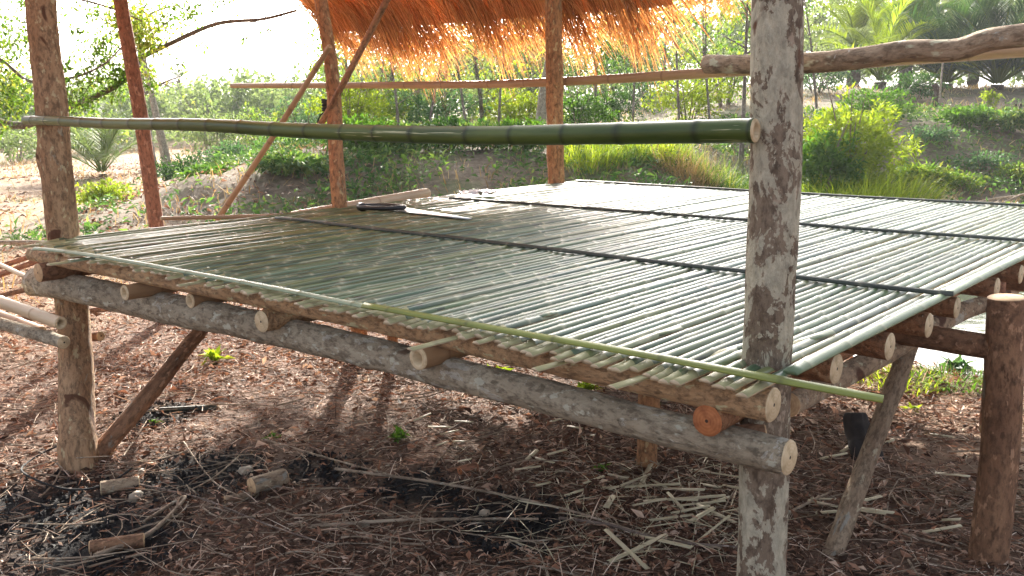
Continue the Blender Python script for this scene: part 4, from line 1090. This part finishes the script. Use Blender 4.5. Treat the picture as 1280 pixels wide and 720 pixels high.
for i, (px, d, s, mm, lb) in enumerate([(1165, 15.5, .5, 'leaf_blue', 'low bluish scrub on the middle of the right bank'), (1225, 14.5, .55, 'leaf_blue', 'low scrub on the right bank above the pond'), (1270, 14, .5, 'leaf_mix', 'low scrub at the right edge of the view'), (1195, 13.6, .45, 'leaf_mix', 'small scrub patch above the dead branches'), (1120, 18, .5, 'leaf_g', 'small green scrub at the shaded top of the bank')]):
    bush(gp(px, d), s, .32, 700, .07, mm, lb, seed=60+i, name='scrub')
bush(gp(1236, 19), .22, .5, 260, .09, 'leaf_y', 'small bright yellow plant standing on the right bank', name='small_plant', cat='plant', seed=70)
palm(gp(1100, 25), 2.2, 22, 'yellowish oil palm behind the grass clump', 'leaf_y', trunk=.15)
palm(gp(1182, 26), 2.7, 26, 'dark green oil palm left of the other on the right bank', 'leaf_d', trunk=.12, tr=.16)
palm(gp(1246, 25), 2.8, 28, 'dark green oil palm at the right edge of the view', 'leaf_d', trunk=.12, tr=.16)
palm(gp(1130, 32), 2.6, 22, 'pale green oil palm standing behind the two dark palms', 'leaf_g', trunk=1.6, tr=.2)
palm(gp(1215, 36), 2.8, 20, 'farthest oil palm rising above the crooked log rail', 'leaf_hazy', trunk=1.8, tr=.2)
palm(gp(1066, 30), 2.4, 20, 'bright oil palm just right of the lichen post top', 'leaf_y', trunk=1.3, tr=.2)
mb = MB(); g = gp(1168, 20); tube(mb, [g-Vector((0, 0, .05)), g+Vector((.03, .02, .28)), g+Vector((-.04, 0, .45))], .07, .05, n=12, seg=.04, rough=.5, knots=4)
tag(mb.build('burnt_stump', [M['trunk_dark']]*2, base=g), 'dark stump standing on the right bank in front of the palms', 'stump')
mb = MB(); g = gp(1173, 19.8); tube(mb, [g-Vector((0, 0, .05)), g+Vector((0.02, 0, 1.1))], .022, .018, n=8, seg=.1, rough=.1)
tag(mb.build('thin_stake', [M['trunk_pale']]*2, base=g), 'thin pale stake beside the dark stump on the right bank', 'stake')
for px in (1266, 1272):
    mb = MB(); g = gp(px, 17.5); tube(mb, [g-Vector((0, 0, .05)), g+Vector((.02, 0, .30))], .03, .025, n=8, seg=.1, rough=.2)
    tag(mb.build('wooden_stake', [M['trunk_dark']]*2, base=g), 'one of the pair of short dark stakes at the right edge', 'stake', 'pair of short dark stakes')
bl = [('lowest pale dead branch above the far floor edge at the right', (1165, 11.9), (1300, 12.3), .05), ('upper pale dead branch rising toward the right edge', (1190, 12.2), (1320, 12.6), .20), ('thin dead branch crossing the other two', (1215, 12.6), (1290, 11.9), .12), ('short pale branch at the end of the brushwood', (1240, 12.4), (1310, 12.2), .30)]
for lb, a, b_, zz in bl:
    a = gp(*a, .04); b_ = gp(*b_, zz); mb = MB(); tube(mb, [a, a.lerp(b_, .5)+Vector((0, 0, .05)), b_], .018, .010, n=8, seg=.08, rough=.2, wander=.05)
    tag(mb.build('dead_branch', [M['twig_pale']]*2, base=a), lb, 'branch', 'dead branches on the pond bank')
# grass by the near pond edge, right of the hut
grass(onground(1125, 478), 420, .09, .22, 'leaf_y', 'bright green grass patch between the leaning brace and the short thick post', bend=1.0, W=.008)
grass(onground(1195, 478), 420, .09, .22, 'leaf_g', 'green grass patch beside the short thick post at the pond edge', bend=1.0, W=.008)
seedling(onground(1195, 462), 60, .10, 'leaf_blue', 'bluish weed by the pond edge under the floor corner', 'weed_plant')
seedling(onground(1140, 512), 24, .05, 'leaf_y', 'small yellow weed right of the leaning brace')
# left low log in field
stick([(-10, 183), (32, 183)], .06, 'dark log lying far out on the left field', 'trunk_dark', 'fallen_log', .05)

# --- far wood
mb = MB()
mtk = MB()
for i in range(150):
    d = random.uniform(34, 62); px = random.uniform(-350, 1650)
    g = gp(px, d)
    h = random.uniform(2.2, 3.6) if px < 430 else random.uniform(3.2, 5.5)
    if px > 880: h += 1.5
    P = bushpts(g, random.uniform(1.6, 2.8), h, 900, 2.2, i)
    if not len(P): continue
    D = rng.normal(size=P.shape)
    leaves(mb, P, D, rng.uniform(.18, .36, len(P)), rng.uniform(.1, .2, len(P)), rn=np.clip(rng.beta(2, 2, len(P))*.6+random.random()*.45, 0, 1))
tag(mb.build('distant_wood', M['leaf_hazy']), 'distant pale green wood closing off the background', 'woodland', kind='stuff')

# ------------------------------------------------------------------ haze
hm = bpy.data.materials.new('haze'); hm.use_nodes = True; ht = hm.node_tree; ht.nodes.remove(ht.nodes['Principled BSDF'])
pv = ht.nodes.new('ShaderNodeVolumePrincipled'); pv.inputs['Density'].default_value = .0007; pv.inputs['Color'].default_value = (.92, .95, 1, 1); pv.inputs['Anisotropy'].default_value = .3
ht.links.new(pv.outputs[0], ht.nodes['Material Output'].inputs['Volume'])
mb = MB(); Z0, Z1 = -3.0, 14.0; S_ = 2200.0
mb.add([(-S_, -S_, Z0), (S_, -S_, Z0), (S_, S_, Z0), (-S_, S_, Z0), (-S_, -S_, Z1), (S_, -S_, Z1), (S_, S_, Z1), (-S_, S_, Z1)], [(3, 2, 1, 0), (4, 5, 6, 7), (0, 1, 5, 4), (1, 2, 6, 5), (2, 3, 7, 6), (3, 0, 4, 7)])
tag(mb.build('haze', hm, smooth=False), 'thin pale haze hanging in the air', 'haze', kind='stuff')

# ------------------------------------------------------------------ light, sky, camera
EL = 21; SA = math.atan2(.725, -.69)
sdir = Vector((math.cos(SA)*math.cos(R(EL)), math.sin(SA)*math.cos(R(EL)), math.sin(R(EL))))
ld = bpy.data.lights.new('sun', 'SUN'); ld.energy = 5.0; ld.angle = R(.55); ld.color = (1, .93, .82)
lo = bpy.data.objects.new('sun', ld); C.objects.link(lo); lo.rotation_euler = sdir.to_track_quat('Z', 'Y').to_euler()
w = bpy.data.worlds.new('World'); bpy.context.scene.world = w; w.use_nodes = True
nt = w.node_tree; bg = nt.nodes['Background']; sk = nt.nodes.new('ShaderNodeTexSky'); sk.sky_type = 'NISHITA'; sk.sun_disc = False
sk.sun_elevation = R(EL); sk.sun_rotation = math.atan2(sdir.x, sdir.y); sk.air_density = .7; sk.dust_density = 7.0; sk.ozone_density = 1.0
hs = nt.nodes.new('ShaderNodeHueSaturation'); hs.inputs['Saturation'].default_value = .45
nt.links.new(sk.outputs[0], hs.inputs['Color']); nt.links.new(hs.outputs[0], bg.inputs[0]); bg.inputs[1].default_value = .125

cd = bpy.data.cameras.new('camera'); co = bpy.data.objects.new('camera', cd); C.objects.link(co)
from mathutils import Matrix
rx, ux, fx = Vector(RT).normalized(), Vector(UP).normalized(), Vector(FW).normalized()
ux = (ux-rx*ux.dot(rx)).normalized(); bk = rx.cross(ux)
co.matrix_world = Matrix(((rx.x, ux.x, bk.x, 0), (rx.y, ux.y, bk.y, 0), (rx.z, ux.z, bk.z, H), (0, 0, 0, 1)))
cd.sensor_width = 36; cd.lens = 36*F/1280; cd.clip_end = 3000; cd.clip_start = .05
sc = bpy.context.scene; sc.camera = co
sc.view_settings.view_transform = 'Standard'; sc.view_settings.look = 'None'; sc.view_settings.exposure = 2.12; sc.view_settings.gamma = 1
